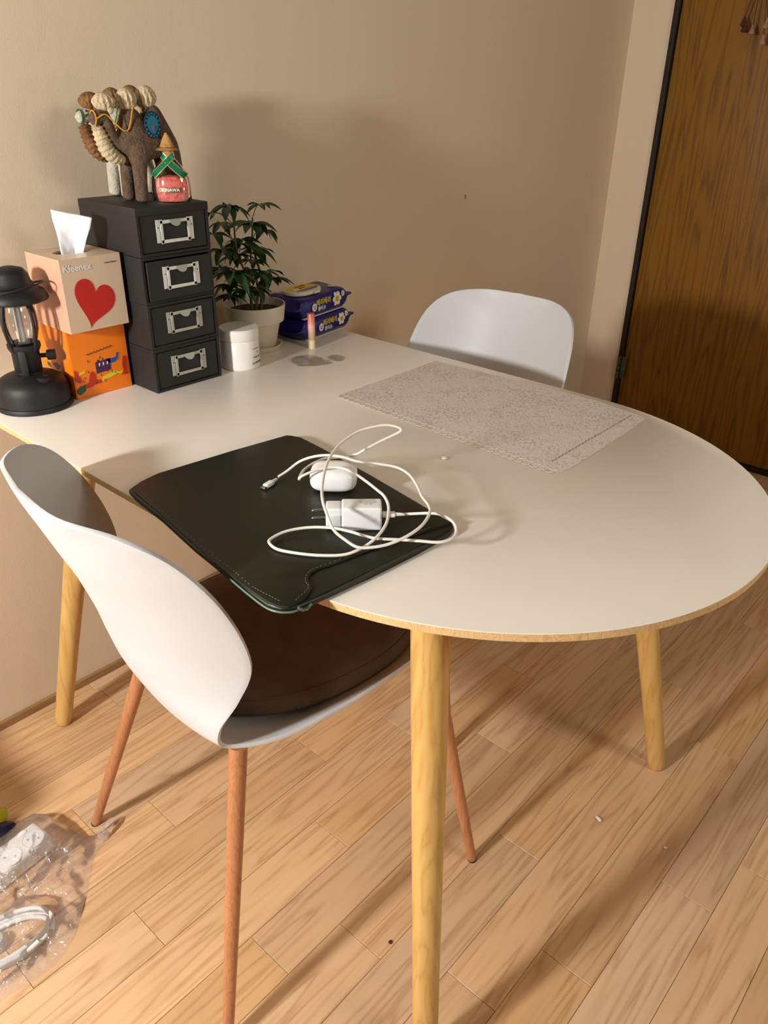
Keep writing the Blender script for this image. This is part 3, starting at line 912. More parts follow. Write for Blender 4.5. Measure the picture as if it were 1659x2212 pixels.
# ---------------------------------------------------------------- lantern
LX, LY = .3585, -.1395
ln = empty('camping_lantern', (LX, LY, TZ), 0, 'black camping lantern with glass chimney at the left end of the table', 'lantern')
lathe('base', [(0, 0), (.0615, 0), (.0635, .0015), (.064, .005), (.0622, .009), (.0605, .0095), (.0595, .030), (.0575, .040), (.053, .048), (.044, .0535), (.030, .058), (.026, .060), (0, .060)], M_lantern, ln, n=64)
lathe('filler_cap', [(0, .0), (.010, 0), (.011, .002), (.011, .008), (.009, .0095), (0, .0095)], M_lantern, ln, n=20, c=(.004, -.040, .050))
lathe('collar', [(0, .055), (.022, .055), (.021, .062), (.0225, .064), (.0225, .096), (.025, .100), (.0268, .104), (.0268, .110), (.0235, .110), (.0, .108)], M_lantern, ln, n=40)
tube('knob_shaft', [(.018, -.008, .086), (.034, -.016, .086)], .004, M_lantern, ln, n=12)
bm = bmesh.new(); tube_bm(bm, [(.0295, -.0135, .086), (.0305, -.014, .086), (.0415, -.019, .086), (.043, -.0198, .086)], [.0075, .0088, .0088, .0078], 18)
fin('knob', bm, M_lantern, ln)
for a in (math.radians(200), math.radians(285), math.radians(20), math.radians(110)):
    P = [(.024, .100), (.030, .118), (.0335, .140), (.032, .162), (.026, .182), (.022, .190)]
    tube('guard_strap', [Vector((r*math.cos(a), r*math.sin(a), z)) for r, z in crom([Vector((p[0], p[1], 0)) for p in P], 4) for _ in (0,)] if False else
         [Vector((p.x*math.cos(a), p.x*math.sin(a), p.y)) for p in crom([Vector((q[0], q[1], 0)) for q in P], 4)], .0028, M_lantern, ln, n=8)
a = math.radians(232)
for sgn in (-1, 1):
    d = Vector((math.cos(a), math.sin(a), 0))*(.0235 if sgn > 0 else .0235)
    box('side_bracket', (d.x*sgn, d.y*sgn, .078), (.006, .012, .048), M_lantern, ln, bev=.0012, rot=Matrix.Rotation(a, 3, 'Z'))
lathe('glass_chimney', [(.0200, .106), (.0245, .118), (.0290, .134), (.0300, .146), (.0290, .160), (.0250, .176), (.0205, .188)], M_glass, ln, n=48)
lathe('burner_tube', [(0, .108), (.0065, .108), (.0062, .150), (.0058, .185), (0, .185)], mat('frosted_tube', (205, 208, 210), .4, bump=(100, .05, .0003)), ln, n=20)
lathe('burner_plate', [(0, .1085), (.021, .1085), (.0215, .1125), (.012, .1135), (0, .1135)], M_lantern, ln, n=32)
lathe('lower_hood', [(.0, .184), (.024, .184), (.046, .181), (.0535, .184), (.0540, .187), (.048, .198), (.036, .205), (.0, .2055)], M_lantern, ln, n=56)
lathe('upper_hood', [(.0, .206), (.034, .206), (.0345, .209), (.031, .213), (.028, .225), (.022, .233), (.010, .2365), (0, .237)], M_lantern, ln, n=48)
hb = [Vector((.050*math.cos(t)*1.0, .050*math.sin(t), .200+.012*max(0, math.sin(t+2.6)))) for t in [2*PI*i/40 for i in range(40)]]
tube('carry_handle', hb, .0016, M_lantern, ln, n=8, closed=True)

# ---------------------------------------------------------------- jar
jr = empty('cosmetic_jar', (.750, -.2245, TZ), 0, 'white round cosmetic jar with screw lid beside the drawer stack', 'jar')
lathe('jar_body', [(0, 0), (.0365, 0), (.0385, .002), (.0385, .0565), (.0375, .058), (.036, .058), (0, .058)], M_jar, jr, n=64)
lathe('lid', [(0, .0585), (.0385, .0585), (.0393, .060), (.0393, .0785), (.0375, .0805), (0, .0810)], M_jar, jr, n=64)
def cyl(r, a0, z0):
    return lambda x, y, z: ((r+z)*math.cos(a0+x/r), (r+z)*math.sin(a0+x/r), z0+y)
aj = math.radians(-88)
text('lettering', 'Peeling Pad', .0048, M_ink, jr, cyl(.0388, aj+.30, .0245))
text('lettering', 'Dr.WONDER', .0052, M_ink, jr, cyl(.0388, aj+.34, .0125), bold=True)
text('lettering', 'mild daily care', .0036, M_grayink, jr, cyl(.0388, aj+.26, .0415))
flatshape('printed_mark', [(-.0008, -.002), (.0008, -.002), (.0008, .002), (-.0008, .002)], M_ink, jr, cyl(.0388, aj+.36, .034))

# ---------------------------------------------------------------- potted plant
PX, PY = .853, -.151
pp = empty('potted_plant', (PX, PY, TZ), 0, 'umbrella plant with dark fingered leaves in a cream pot and saucer', 'potted plant')
lathe('saucer', [(0, 0), (.046, 0), (.050, .002), (.0555, .012), (.0545, .0125), (.0525, .011), (.048, .005), (0, .004)], M_pot, pp, n=56)
lathe('pot', [(0, .006), (.040, .006), (.0425, .009), (.053, .058), (.0545, .0605), (.0615, .062), (.0655, .094), (.0655, .0965), (.0625, .0965), (.060, .080), (.058, .070), (0, .070)], M_pot, pp, n=64)
bm = bmesh.new()
n = 40; ring = []
cv = bm.verts.new((0, 0, .086))
prev = None
for rr in (.012, .024, .036, .048, .0585):
    cur = []
    for i in range(n):
        a = 2*PI*i/n
        z = .083+.005*noise.noise((rr*60*math.cos(a), rr*60*math.sin(a), 2)) if rr < .058 else .081
        cur.append(bm.verts.new((rr*math.cos(a), rr*math.sin(a), z)))
    for i in range(n):
        j = (i+1) % n
        if prev is None: bm.faces.new((cv, cur[i], cur[j]))
        else: bm.faces.new((prev[i], cur[i], cur[j], prev[j]))
    prev = cur
fin('soil', bm, M_soil, pp)

def leaflet_mesh(L_, w, droop):
    n1, n2 = 7, 2
    vs_ = []
    for i in range(n1+1):
        s = i/n1
        wd = w*math.sin(PI*min(1, .06+s*.97)**.85)**.8 * (1 if s < .999 else .1)
        x = L_*s; z = -droop*L_*s*s+.04*L_*math.sin(PI*s)
        for j in (-1, -.5, 0, .5, 1):
            vs_.append((x, wd*j, z+abs(j)*wd*.35-.0002))
    fs = []
    for i in range(n1):
        for j in range(4):
            fs.append((i*5+j, i*5+j+1, (i+1)*5+j+1, (i+1)*5+j))
    me = bpy.data.meshes.new('leaflet'); me.from_pydata(vs_, [], fs)
    shade(me, True, 80); me.materials.append(M_leaf)
    return me
LM = [leaflet_mesh(.050, .0100, .24), leaflet_mesh(.045, .0092, .42), leaflet_mesh(.038, .0086, .20)]
clusters = [((0.776, -0.19, 1.039), 8, 1.0), ((0.728, -0.2, 1.032), 4, .5), ((0.862, -0.15, 0.996), 8, 1.15), ((0.903, -0.13, 1.026), 5, .8), ((0.911, -0.13, 0.975), 5, .85),
            ((0.823, -0.16, 0.960), 8, 1.05), ((0.885, -0.13, 0.938), 6, 1.0), ((0.745, -0.225, 0.925), 8, 1.15), ((0.793, -0.205, 0.918), 7, 1.15), ((0.888, -0.17, 0.885), 8, 1.05),
            ((0.751, -0.2, 0.898), 7, .8), ((0.748, -0.2, 0.962), 7, .85), ((0.734, -0.19, 0.993), 5, .8), ((0.854, -0.17, 0.866), 5, .65), ((0.764, -0.185, 0.871), 7, .75),
            ((0.88, -0.12, 0.916), 6, .8), ((0.765, -0.16, 0.921), 6, .9), ((.83, -.12, .90), 6, .9), ((.800, -.18, .945), 7, 1.0), ((.822, -.20, .880), 7, .9), ((.862, -.19, .905), 6, .9), ((.780, -.15, .955), 6, .9), ((.845, -.135, .965), 6, .8), ((.775, -.215, .885), 7, .9), ((.80, -.13, 1.0), 5, .7)]
random.seed(5)
stems = [(Vector((-.012, -.006, .080)), Vector((-.060, -.028, .262))), (Vector((.004, .000, .080)), Vector((.012, .008, .222))), (Vector((.012, -.008, .080)), Vector((.030, .024, .262))), (Vector((-.020, -.012, .080)), Vector((-.084, -.032, .16)))]
mids = []
for i, (a, b) in enumerate(stems[:3]):
    P = crom([a, a.lerp(b, .35)+Vector((.006, -.003, 0)), a.lerp(b, .7)+Vector((-.004, .002, 0)), b], 5)
    tube('stem', P, [.0032-.0016*j/(len(P)-1) for j in range(len(P))], M_stem, pp, n=8)
    mids += P
for ci, (c, nl, sc) in enumerate(clusters):
    cpos = Vector(c)-Vector((PX, PY, TZ))
    # nearest point lower on a stem
    cand = [m_ for m_ in mids if m_.z < cpos.z-.012] or [Vector((0, 0, .082))]
    base = min(cand, key=lambda m_: (m_-cpos).length+abs((cpos.z-m_.z)-.05)*.6)
    mid = base.lerp(cpos, .55)+Vector((0, 0, .008))
    lf = empty('leaf', cpos); lf.parent = pp
    P = [p-cpos for p in crom([base, mid, cpos], 5)]
    tube('leaf_stalk', P, .0009, M_stem, lf, n=6)
    a0 = random.random()*6
    for k in range(nl):
        a = a0+2*PI*k/nl*(.92)+random.uniform(-.12, .12)
        me = random.choice(LM)
        o = bpy.data.objects.new('leaflet', me); COL.objects.link(o); o.parent = lf
        tilt = random.uniform(-.05, .42)
        # keep the foliage off the wall
        o.rotation_euler = (random.uniform(-.3, .3), tilt, a)
        s = sc*random.uniform(.85, 1.1)
        reach = cpos.y+PY+math.sin(a)*.046*s
        if reach > -.012: s *= .6
        o.scale = (s, s, s)
        o.location = (math.cos(a)*.003, math.sin(a)*.003, 0)

# ---------------------------------------------------------------- wet wipes
WYAW = math.radians(9)
WL, WD, WH = .176, .100, .0488
def wipes_mesh():
    nx, na = 40, 40
    vs_ = []
    xs = [-.5*WL-.020, -.5*WL-.008, -.5*WL-.001]
    for i in range(nx+1):
        xs.append(-.5*WL+.004+(WL-.008)*i/nx)
    xs += [.5*WL+.001, .5*WL+.008, .5*WL+.020]
    for x in xs:
        e = max(0, min(1, (WL/2+.002-abs(x))/.018))
        hh = WH/2*(.06+.94*math.sqrt(e*(2-e)) if e < 1 else 1)
        dd = WD/2*(.94+.06*e)
        for k in range(na):
            a = 2*PI*k/na
            c, s = math.cos(a), math.sin(a)
            p = 2/4.2
            y = dd*math.copysign(abs(c)**p, c); z = hh*math.copysign(abs(s)**p, s)
            wr_ = .0022*noise.noise((x*22, y*22, z*30+1))*(1.0+1.5*(abs(x) > WL*.38))
            z2 = z+wr_*(1 if z > 0 else .0)
            vs_.append((x+(.0015*math.sin(k*2.4) if abs(x) > WL/2+.015 else 0), y+wr_*.5, WH/2+z2))
    fs = []
    m_ = len(xs)
    for i in range(m_-1):
        for k in range(na):
            fs.append((i*na+k, i*na+(k+1) % na, (i+1)*na+(k+1) % na, (i+1)*na+k))
    fs.append(list(range(na))[::-1]); fs.append([(m_-1)*na+k for k in range(na)])
    return vs_, fs
wv, wf = wipes_mesh()
def wfront(x, z):
    """y of the front surface at height z (pack space)"""
    s = max(-1, min(1, (z-WH/2)/(WH/2)))
    return -WD/2*(1-abs(s)**4.2)**(1/4.2)
def daisy(parent, cx_, cz, r, lift=.0016, petals=6, face=True, on='front'):
    def fr(x, z, t): return (x, wfront(x, z)-lift-t, z)
    def tp(x, y, t): return (x, y, WH+.0012+t)
    f = fr if on == 'front' else tp
    pts = [(cx_+r*(.64+.36*abs(math.cos(petals*a/2))**.7)*math.cos(a), cz+r*(.64+.36*abs(math.cos(petals*a/2))**.7)*math.sin(a)) for a in [2*PI*i/60 for i in range(60)]]
    fl = flatshape('printed_flower', pts, M_whiteprint, parent, f)
    flatshape('flower_centre', disc(r*.42, (cx_, cz)), M_wipeyellow, fl, lambda x, y, t: f(x, y, t+.0004))
    if face:
        for sx in (-1, 1):
            flatshape('smile_mark', disc(r*.035, (cx_+sx*r*.13, cz+r*.14), 10, r*.08), M_ink, fl, lambda x, y, t: f(x, y, t+.0008))
        arc = [(cx_+r*.25*math.cos(a), cz+r*.25*math.sin(a)) for a in [PI*1.08+PI*.84*i/10 for i in range(11)]]
        arc2 = [(cx_+r*.21*math.cos(a), cz+r*.21*math.sin(a)) for a in [PI*1.92-PI*.84*i/10 for i in range(11)]]
        flatshape('smile_mark', arc+arc2, M_ink, fl, lambda x, y, t: f(x, y, t+.0008))
for k in range(2):
    dxy = ((.002, 0), (-.003, .002))[k]
    t = empty('wet_wipes_pack', (1.028+dxy[0], -.136+dxy[1], TZ+.0004+k*(WH-.0010)), WYAW+(0, .01)[k],
              ('lower navy wet wipes pack lying under the one with the lid', 'upper navy wet wipes pack with cream flip lid and yellow label')[k], 'wet wipes', 'two stacked packs of wet wipes')
    raw('wrapper', wv, wf, M_wipes, t)
    box('pale_seam', (.0, -WD/2+.006, .0012), (WL-.02, .008, .0020), M_cream_plastic, t, bev=.0005)
    sh = .016 if k == 0 else 0
    def fr(x, z, tt): return (x, wfront(x, z)-.0016-tt, z)
    bd = flatshape('badge', disc(.0085, (-.044+sh, .022)), M_whiteprint, t, fr)
    flatshape('badge_ring', [p for p in disc(.0105, (-.044+sh, .022), 28)], mat('badge_violet', (96, 70, 150), .4, bump=(100, .02, .0002)), bd, lambda x, z, tt: fr(x, z, tt-.0004))
    text('badge_text', '99.9%', .0042, M_ink, bd, lambda x, y, z: fr(x-.044+sh, y+.0235, z+.0005))
    text('badge_text', 'PURE', .0036, M_ink, bd, lambda x, y, z: fr(x-.044+sh, y+.0190, z+.0005))
    text('lettering', '베리베리', .0150, M_wipeyellow, t, lambda x, y, z: fr(x-.010+sh, y+.0290, z+.0005), bold=True)
    text('lettering', '물티슈', .0108, M_whiteprint, t, lambda x, y, z: fr(x-.017+sh, y+.0155, z+.0005), bold=True)
    daisy(t, .042+sh*.5, .026, .0170 if k == 1 else .0145, face=True)
    daisy(t, .066+sh*.25, .034, .0066, face=False, petals=8)
    text('lettering', '70매', .0046, M_grayink, t, lambda x, y, z: fr(x+.070, y+.013, z+.0005))
    if k == 1:
        daisy(t, .052, -.028, .0095, face=False, petals=8, on='top')
        lid_out = [(-.030+.050*math.copysign(abs(math.cos(a))**.75, math.cos(a)), -.006+.033*math.copysign(abs(math.sin(a))**.85, math.sin(a))) for a in [2*PI*i/56 for i in range(56)]]
        bm = bmesh.new(); plate_bm(bm, lid_out, WH-.0012, WH+.0075, .0022, 3)
        ld = fin('flip_lid', bm, M_cream_plastic, t)
        lab = [(-.028+.043*math.copysign(abs(math.cos(a))**.7, math.cos(a)), -.004+.026*math.copysign(abs(math.sin(a))**.8, math.sin(a))) for a in [2*PI*i/56 for i in range(56)]]
        flatshape('lid_label', lab, M_wipeyellow, ld, lambda x, y, tt: (x, y, WH+.0077+tt))
        lb2 = [p for p in lab if p[1] < -.018]
        lb2.sort(key=lambda p: math.atan2(p[1]+.018, p[0]+.028))
        flatshape('lid_stripe', [(min(p[0] for p in lb2), -.018), *sorted(lb2, key=lambda p: p[0]), (max(p[0] for p in lb2), -.018)], mat('badge_violet', (96, 70, 150), .4), ld, lambda x, y, tt: (x, y, WH+.0080+tt))
        flatshape('lid_badge', disc(.0080, (-.054, -.008), 24, .0062), M_whiteprint, ld, lambda x, y, tt: (x, y, WH+.0081+tt))
        text('lid_text', '베리베리', .0100, M_ink, ld, lambda x, y, z: (x-.020, y+.006, WH+.0081+z))
        text('lid_text', '물티슈', .0075, M_ink, ld, lambda x, y, z: (x-.028, y-.006, WH+.0081+z))
        box('lid_tab', (-.020, -.0395, WH+.0025), (.022, .006, .005), M_cream_plastic, ld, bev=.001)

# ---------------------------------------------------------------- lip balm, film scraps
lb = empty('lip_balm', (.936, -.2375, TZ), 0, 'slim pink and cream lip balm tube standing before the wipes', 'lip balm')
lathe('tube', [(0, 0), (.0072, 0), (.0076, .001), (.0076, .017), (.0073, .0172), (0, .0172)], M_balm, lb, n=28)
lathe('cap', [(0, .0176), (.0074, .0176), (.0078, .018), (.0078, .0735), (.0070, .0752), (0, .0754)], M_balm, lb, n=28)
film = [(0.84, -0.27), (0.868, -0.261), (0.886, -0.27), (0.899, -0.298), (0.893, -0.319), (0.921, -0.307), (0.937, -0.313), (0.937, -0.332), (0.91, -0.35), (0.887, -0.345), (0.869, -0.344), (0.839, -0.327), (0.827, -0.305)]
def sheet(name, out, amp, seed, m, z0, parent=None, rings=7, dome=.0, freq=60, loc=None, power=1.0):
    n = len(out)
    o2 = crom([Vector((p[0], p[1], 0)) for p in out], 4, True); n = len(o2)
    c = sum(o2, Vector())/n
    vs_ = [(c.x, c.y, z0+dome)]
    fs = []
    for r in range(1, rings+1):
        s = r/rings
        for i in range(n):
            p = c.lerp(o2[i], s)
            h = amp*(.5+.9*noise.noise((p.x*freq, p.y*freq, seed)))*(1-.75*s**4)+dome*(1-s**2.4)**power
            vs_.append((p.x, p.y, z0+max(0, h)))
    for i in range(n):
        j = (i+1) % n
        fs.append((0, 1+i, 1+j))
        for r in range(rings-1):
            a = 1+r*n; b = 1+(r+1)*n
            fs.append((a+i, b+i, b+j, a+j))
    return raw(name, vs_, fs, m, parent)
fa = sheet('plastic_film', [(p[0]-.868, p[1]+.303) for p in film[:5]+film[9:]], .007, 1, M_film, .0003)
fa.location = (.868, -.303, TZ); props(fa, 'crumpled clear plastic film scrap on the table beside the pot', 'plastic film', 'clear film scraps')
fb = sheet('plastic_film', [(p[0]-.918, p[1]+.331) for p in [(.902, -.325), (.913, -.308), (.930, -.309), (.938, -.320), (.934, -.336), (.915, -.349), (.903, -.341)]], .004, 5, M_film, .0003)
fb.location = (.918, -.331, TZ); props(fb, 'smaller clear plastic film scrap, right of the larger one', 'plastic film', 'clear film scraps')

# ---------------------------------------------------------------- lace placemat
dz = TZ+.0004
mat_out = [(.765, -.494), (1.048, -.491), (1.060, -.66), (1.068, -.80), (1.066, -.88), (1.050, -.958), (.80, -.967), (.765, -.965), (.749, -.955), (.741, -.93)]
pmc = (.90, -.73)
pm = empty('lace_placemat', (*pmc, dz), 0, 'rectangular lace-patterned vinyl placemat with scalloped edge near the far chair', 'placemat')
sc_out = [(1.050, -.958), (.95, -.964), (.86, -.965), (.790, -.966), (.765, -.965), (.749, -.955)]
near_edge = []
N_ = 34
for i in range(N_*6+1):
    s = i/(N_*6)
    y = -.955+s*(.955-.497); x = .741+.015*s**1.0
    near_edge.append((x-.0035*abs(math.sin(PI*N_*s)), y))
out_all = [(1.048, -.491), (1.054, -.57), (1.060, -.66), (1.066, -.76), (1.068, -.85), (1.052, -.958)]+[(.95, -.964), (.86, -.966), (.775, -.967), (.752, -.962)]+near_edge+[(.765, -.493), (.90, -.492)]
plate('lace_sheet', [(p[0]-pmc[0], p[1]-pmc[1]) for p in out_all], 0, .0007, M_lace, pm)
ne2 = [(p[0]+.014, p[1]) for p in near_edge]
bm = bmesh.new()
tube_bm(bm, [Vector((p[0]-pmc[0], p[1]-pmc[1], .0008)) for p in near_edge], .0007, 5)
tube_bm(bm, [Vector((p[0]-pmc[0], p[1]-pmc[1], .0008)) for p in ne2], .0006, 5)
fin('scalloped_border', bm, M_lacehem, pm)
bm = bmesh.new()
P = []
for i in range(181):
    s = i/180; x = .775+(1.045-.775)*s
    P.append(Vector((x-pmc[0], -.935+.002*abs(math.sin(PI*26*s))-pmc[1], .0008)))
tube_bm(bm, P, .0008, 5)
fin('inner_scallop_line', bm, mat('lace_line', (160, 142, 124), .6, bump=(100, .05, .0002)), pm)

# ---------------------------------------------------------------- laptop sleeve
SLC = (.40, -.75)
sl_out = [(.276, -.566), (.300, -.556), (.326, -.551), (.362, -.554), (.453, -.567), (.549, -.578), (.559, -.584), (.565, -.603), (.558, -.662), (.537, -.777), (.518, -.879), (.507, -.949), (.498, -.958), (.486, -.961), (.423, -.957), (.348, -.951), (.28, -.945), (.249, -.941), (.239, -.938), (.230, -.928), (.226, -.912), (.229, -.88), (.235, -.839), (.244, -.759), (.26, -.669), (.270, -.590)]
# the pouch rests on the table and sticks out over its straight edge a little
slv = empty('laptop_sleeve', (*SLC, TZ), 0, 'dark green leather laptop sleeve lying under the white charger, over the table edge', 'laptop sleeve')
so = [(p[0]-SLC[0], p[1]-SLC[1]) for p in sl_out]
bm = bmesh.new(); plate_bm(bm, so, .0002, .0098, .0035, 3)
fin('pouch', bm, M_leather, slv)
flp = [(.502, -.951), (.476, -.944), (.423, -.930), (.367, -.918), (.327, -.911), (.312, -.906), (.298, -.906), (.287, -.912), (.281, -.921), (.276, -.930), (.262, -.937), (.245, -.938), (.235, -.936), (.2275, -.925), (.2265, -.910), (.230, -.86), (.245, -.759), (.261, -.669), (.276, -.575), (.33, -.557), (.45, -.571), (.55, -.585), (.558, -.603), (.551, -.662), (.531, -.777), (.512, -.879)]
fo = [(p[0]-SLC[0], p[1]-SLC[1]) for p in flp]
bm = bmesh.new(); plate_bm(bm, fo, .0098, .0124, .0009, 2)
fin('flap', bm, M_leather, slv)
edge_ = [Vector((p[0]-SLC[0]-.0012, p[1]-SLC[1], .0045)) for p in crom([Vector((q[0], q[1], 0)) for q in sl_out[17:23]], 4)]
tube('painted_edge', edge_, .0013, M_leatheredge, slv, n=6)
# stitches along the left edge and the flap front
def stitches(pts, z, off, step=.0042, ln_=.0026):
    P = crom([Vector((p[0], p[1], 0)) for p in pts], 10)
    bm = bmesh.new(); acc = 0; last = P[0]
    for a, b in zip(P, P[1:]):
        acc += (b-a).length
        if acc >= step:
            acc = 0; d = (b-a).normalized(); nn = Vector((-d.y, d.x, 0))*off
            q = b+nn-Vector((SLC[0], SLC[1], 0))+Vector((0, 0, z))
            tube_bm(bm, [q-d*ln_/2, q+d*ln_/2], .00035, 5)
    return bm
bm = stitches([(.236, -.925), (.234, -.88), (.240, -.839), (.249, -.759), (.265, -.669), (.280, -.590)], .0125, 0)
st = fin('stitching', bm, M_thread, slv); st['kind'] = 'stuff'
bm = stitches([(.476, -.940), (.423, -.926), (.367, -.914), (.327, -.907), (.300, -.902), (.283, -.912), (.274, -.926), (.25, -.933)], .0125, 0)
st = fin('stitching', bm, M_thread, slv); st['kind'] = 'stuff'
# folded lining roll at the open corner
rl = [Vector((.252-SLC[0]+.010*math.cos(a), -.941-SLC[1]+.004*math.sin(a)-.001, .0062+.005*math.sin(a))) for a in [PI*.5+PI*1.1*i/12 for i in range(13)]]
tube('corner_fold', [(.262-SLC[0], -.9435-SLC[1], .005), (.254-SLC[0], -.9455-SLC[1], .0035), (.248-SLC[0], -.945-SLC[1], .005), (.244-SLC[0], -.942-SLC[1], .009)], .0016, M_leatheredge, slv, n=8)
SZ = TZ+.0124

# ---------------------------------------------------------------- charger, cable, earbud case
A_ = Vector((.389, -.865)); B_ = Vector((.426, -.903))
d_ = (B_-A_).normalized(); yw = math.atan2(d_.y, d_.x)
CHL, CHD, CHH = .050, .028, .032
nn = Vector((-d_.y, d_.x))
cc = A_+d_*CHL/2+nn*CHD/2
cg = empty('wall_charger', (cc.x, cc.y, SZ), yw, 'white block charger with two round prongs lying on the laptop sleeve', 'charger')
bm = bmesh.new(); box_bm(bm, (0, 0, CHH/2), (CHL, CHD, CHH), .0032, 3)
fin('body', bm, M_gloss, cg)
bm = bmesh.new(); box_bm(bm, (-CHL/2-.0098, 0, CHH/2), (.0196, CHD-.004, CHH-.003), .0028, 3)
fin('plug_section', bm, M_gloss, cg)
box('side_groove', (-CHL/2-.008, -CHD/2+.0015, CHH/2-.001), (.013, .0015, .013), mat('groove_plastic', (214, 214, 212), .35, bump=(100, .02, .0002)), cg, bev=.0006)
for s in (-1, 1):
    bm = bmesh.new(); tube_bm(bm, [(-CHL/2-.019, s*.0045, .017+s*.003), (-CHL/2-.035, s*.0045, .017+s*.003), (-CHL/2-.0368, s*.0045, .017+s*.003)], [.0021, .0021, .0014], 12)
    fin('prong', bm, M_prong, cg)
for i, ln_t in enumerate(('TRAVEL ADAPTER', 'INPUT 100-240V~0.7A', 'OUTPUT 9.0V 2.77A', '15.0V 1.66A')):
    text('lettering', ln_t, .0024, M_grayink, cg, lambda x, y, z, i=i: (x+.008, y+.008-.0034*i, CHH+.00005+z))
box('usb_socket', (CHL/2+.0002, 0, CHH/2), (.0006, .0095, .0040), M_blackmetal, cg, bev=.0002)

S1 = [[0.458, -0.921, 0.772], [0.468, -0.943, 0.776], [0.475, -0.957, 0.775], [0.474, -0.974, 0.772], [0.464, -0.986, 0.768], [0.45, -0.99, 0.766], [0.434, -0.983, 0.765], [0.421, -0.965, 0.765], [0.405, -0.943, 0.765], [0.391, -0.925, 0.765], [0.385, -0.911, 0.765], [0.38, -0.891, 0.7655], [0.372, -0.867, 0.765], [0.357, -0.841, 0.762], [0.334, -0.825, 0.76], [0.312, -0.822, 0.758], [0.304, -0.827, 0.757], [0.302, -0.844, 0.756], [0.312, -0.868, 0.756], [0.327, -0.891, 0.756], [0.347, -0.912, 0.757], [0.367, -0.923, 0.763], [0.388, -0.926, 0.770], [0.412, -0.919, 0.776], [0.437, -0.900, 0.781], [0.446, -0.885, 0.787], [0.452, -0.867, 0.788], [0.459, -0.838, 0.790], [0.463, -0.808, 0.792], [0.458, -0.787, 0.792], [0.443, -0.773, 0.790], [0.430, -0.766, 0.787], [0.421, -0.759, 0.782], [.424, -.751, .774], [.440, -.735, .768], [.466, -.719, .766], [.495, -.720, .770], [.5085, -.735, .7735]]
S2 = [[0.430, -0.7005, 0.7590], [0.443, -0.704, 0.764], [0.461, -0.711, 0.775], [0.468, -0.732, 0.787], [0.477, -0.753, 0.793], [0.487, -0.773, 0.793], [0.495, -0.792, 0.790], [0.512, -0.816, 0.788], [0.524, -0.839, 0.786], [0.521, -0.863, 0.784], [0.506, -0.889, 0.782], [0.488, -0.912, 0.781], [0.473, -0.935, 0.782], [0.456, -0.95, 0.783], [0.43, -0.959, 0.78], [0.405, -0.957, 0.775], [0.384, -0.948, 0.77], [0.368, -0.937, 0.768], [0.356, -0.924, 0.768], [0.351, -0.908, 0.774], [0.349, -0.891, 0.782], [0.356, -0.873, 0.794], [0.367, -0.855, 0.802], [0.39, -0.831, 0.804], [0.421, -0.805, 0.808], [0.451, -0.786, 0.812], [0.483, -0.774, 0.816], [0.515, -0.773, 0.822], [0.535, -0.783, 0.826], [0.55, -0.795, 0.828], [0.559, -0.808, 0.826], [0.561, -0.813, 0.822], [0.556, -0.807, 0.816], [0.541, -0.796, 0.808], [0.521, -0.784, 0.798], [0.514, -0.768, 0.786], [0.511, -0.750, 0.778]]
cable_pts = S1+S2[::-1]
# connector at the charger: start just outside its socket
sock = cg.matrix_basis @ Vector((CHL/2+.001, 0, CHH/2)) if False else Vector((cc.x+d_.x*(CHL/2+.0012), cc.y+d_.y*(CHL/2+.0012), SZ+CHH/2))
dirc = Vector((d_.x, d_.y, 0))
c_end = sock+dirc*.0175
cb_root = empty('usb_cable', (.44, -.84, SZ), 0, 'thin white charging cable looped over the sleeve and plugged into the charger', 'cable')
CO = Vector((.44, -.84, SZ))
path = [c_end-CO, c_end+dirc*.008-CO]+[Vector(p)-CO for p in S1[1:]]+[Vector(p)-CO for p in S2[::-1][1:]]
P = crom(path, 5)
for p in P:
    p.z = max(p.z, .0019)
tube('cord', P, .0019, M_cable, cb_root, n=10)
def connector(p0, dr_, zoff=0):
    dr_ = dr_.normalized(); a = math.atan2(dr_.y, dr_.x)
    rot = Matrix.Rotation(a, 3, 'Z') @ Matrix.Rotation(-math.asin(max(-1, min(1, dr_.z))), 3, 'Y')
    bm = bmesh.new(); box_bm(bm, p0+dr_*.008, (.0165, .0088, .0056), .0018, 3, rot)
    c = fin('plug_housing', bm, M_gloss, cb_root)
    bm = bmesh.new(); box_bm(bm, p0+dr_*-.0032, (.0062, .0078, .0024), .0009, 2, rot)
    fin('metal_tip', bm, M_prong, c)
    bm = bmesh.new(); tube_bm(bm, [p0+dr_*.0162, p0+dr_*.020, p0+dr_*.026], [.0026, .0024, .0019], 12)
    fin('strain_relief', bm, M_cable, c)
connector(sock-CO, dirc)
e0 = Vector((.3975, -.7065, SZ+.0035))-CO; e1 = Vector((.4300, -.7005, SZ+.0045))-CO
connector(e0+(e1-e0)*.12, e1-e0)

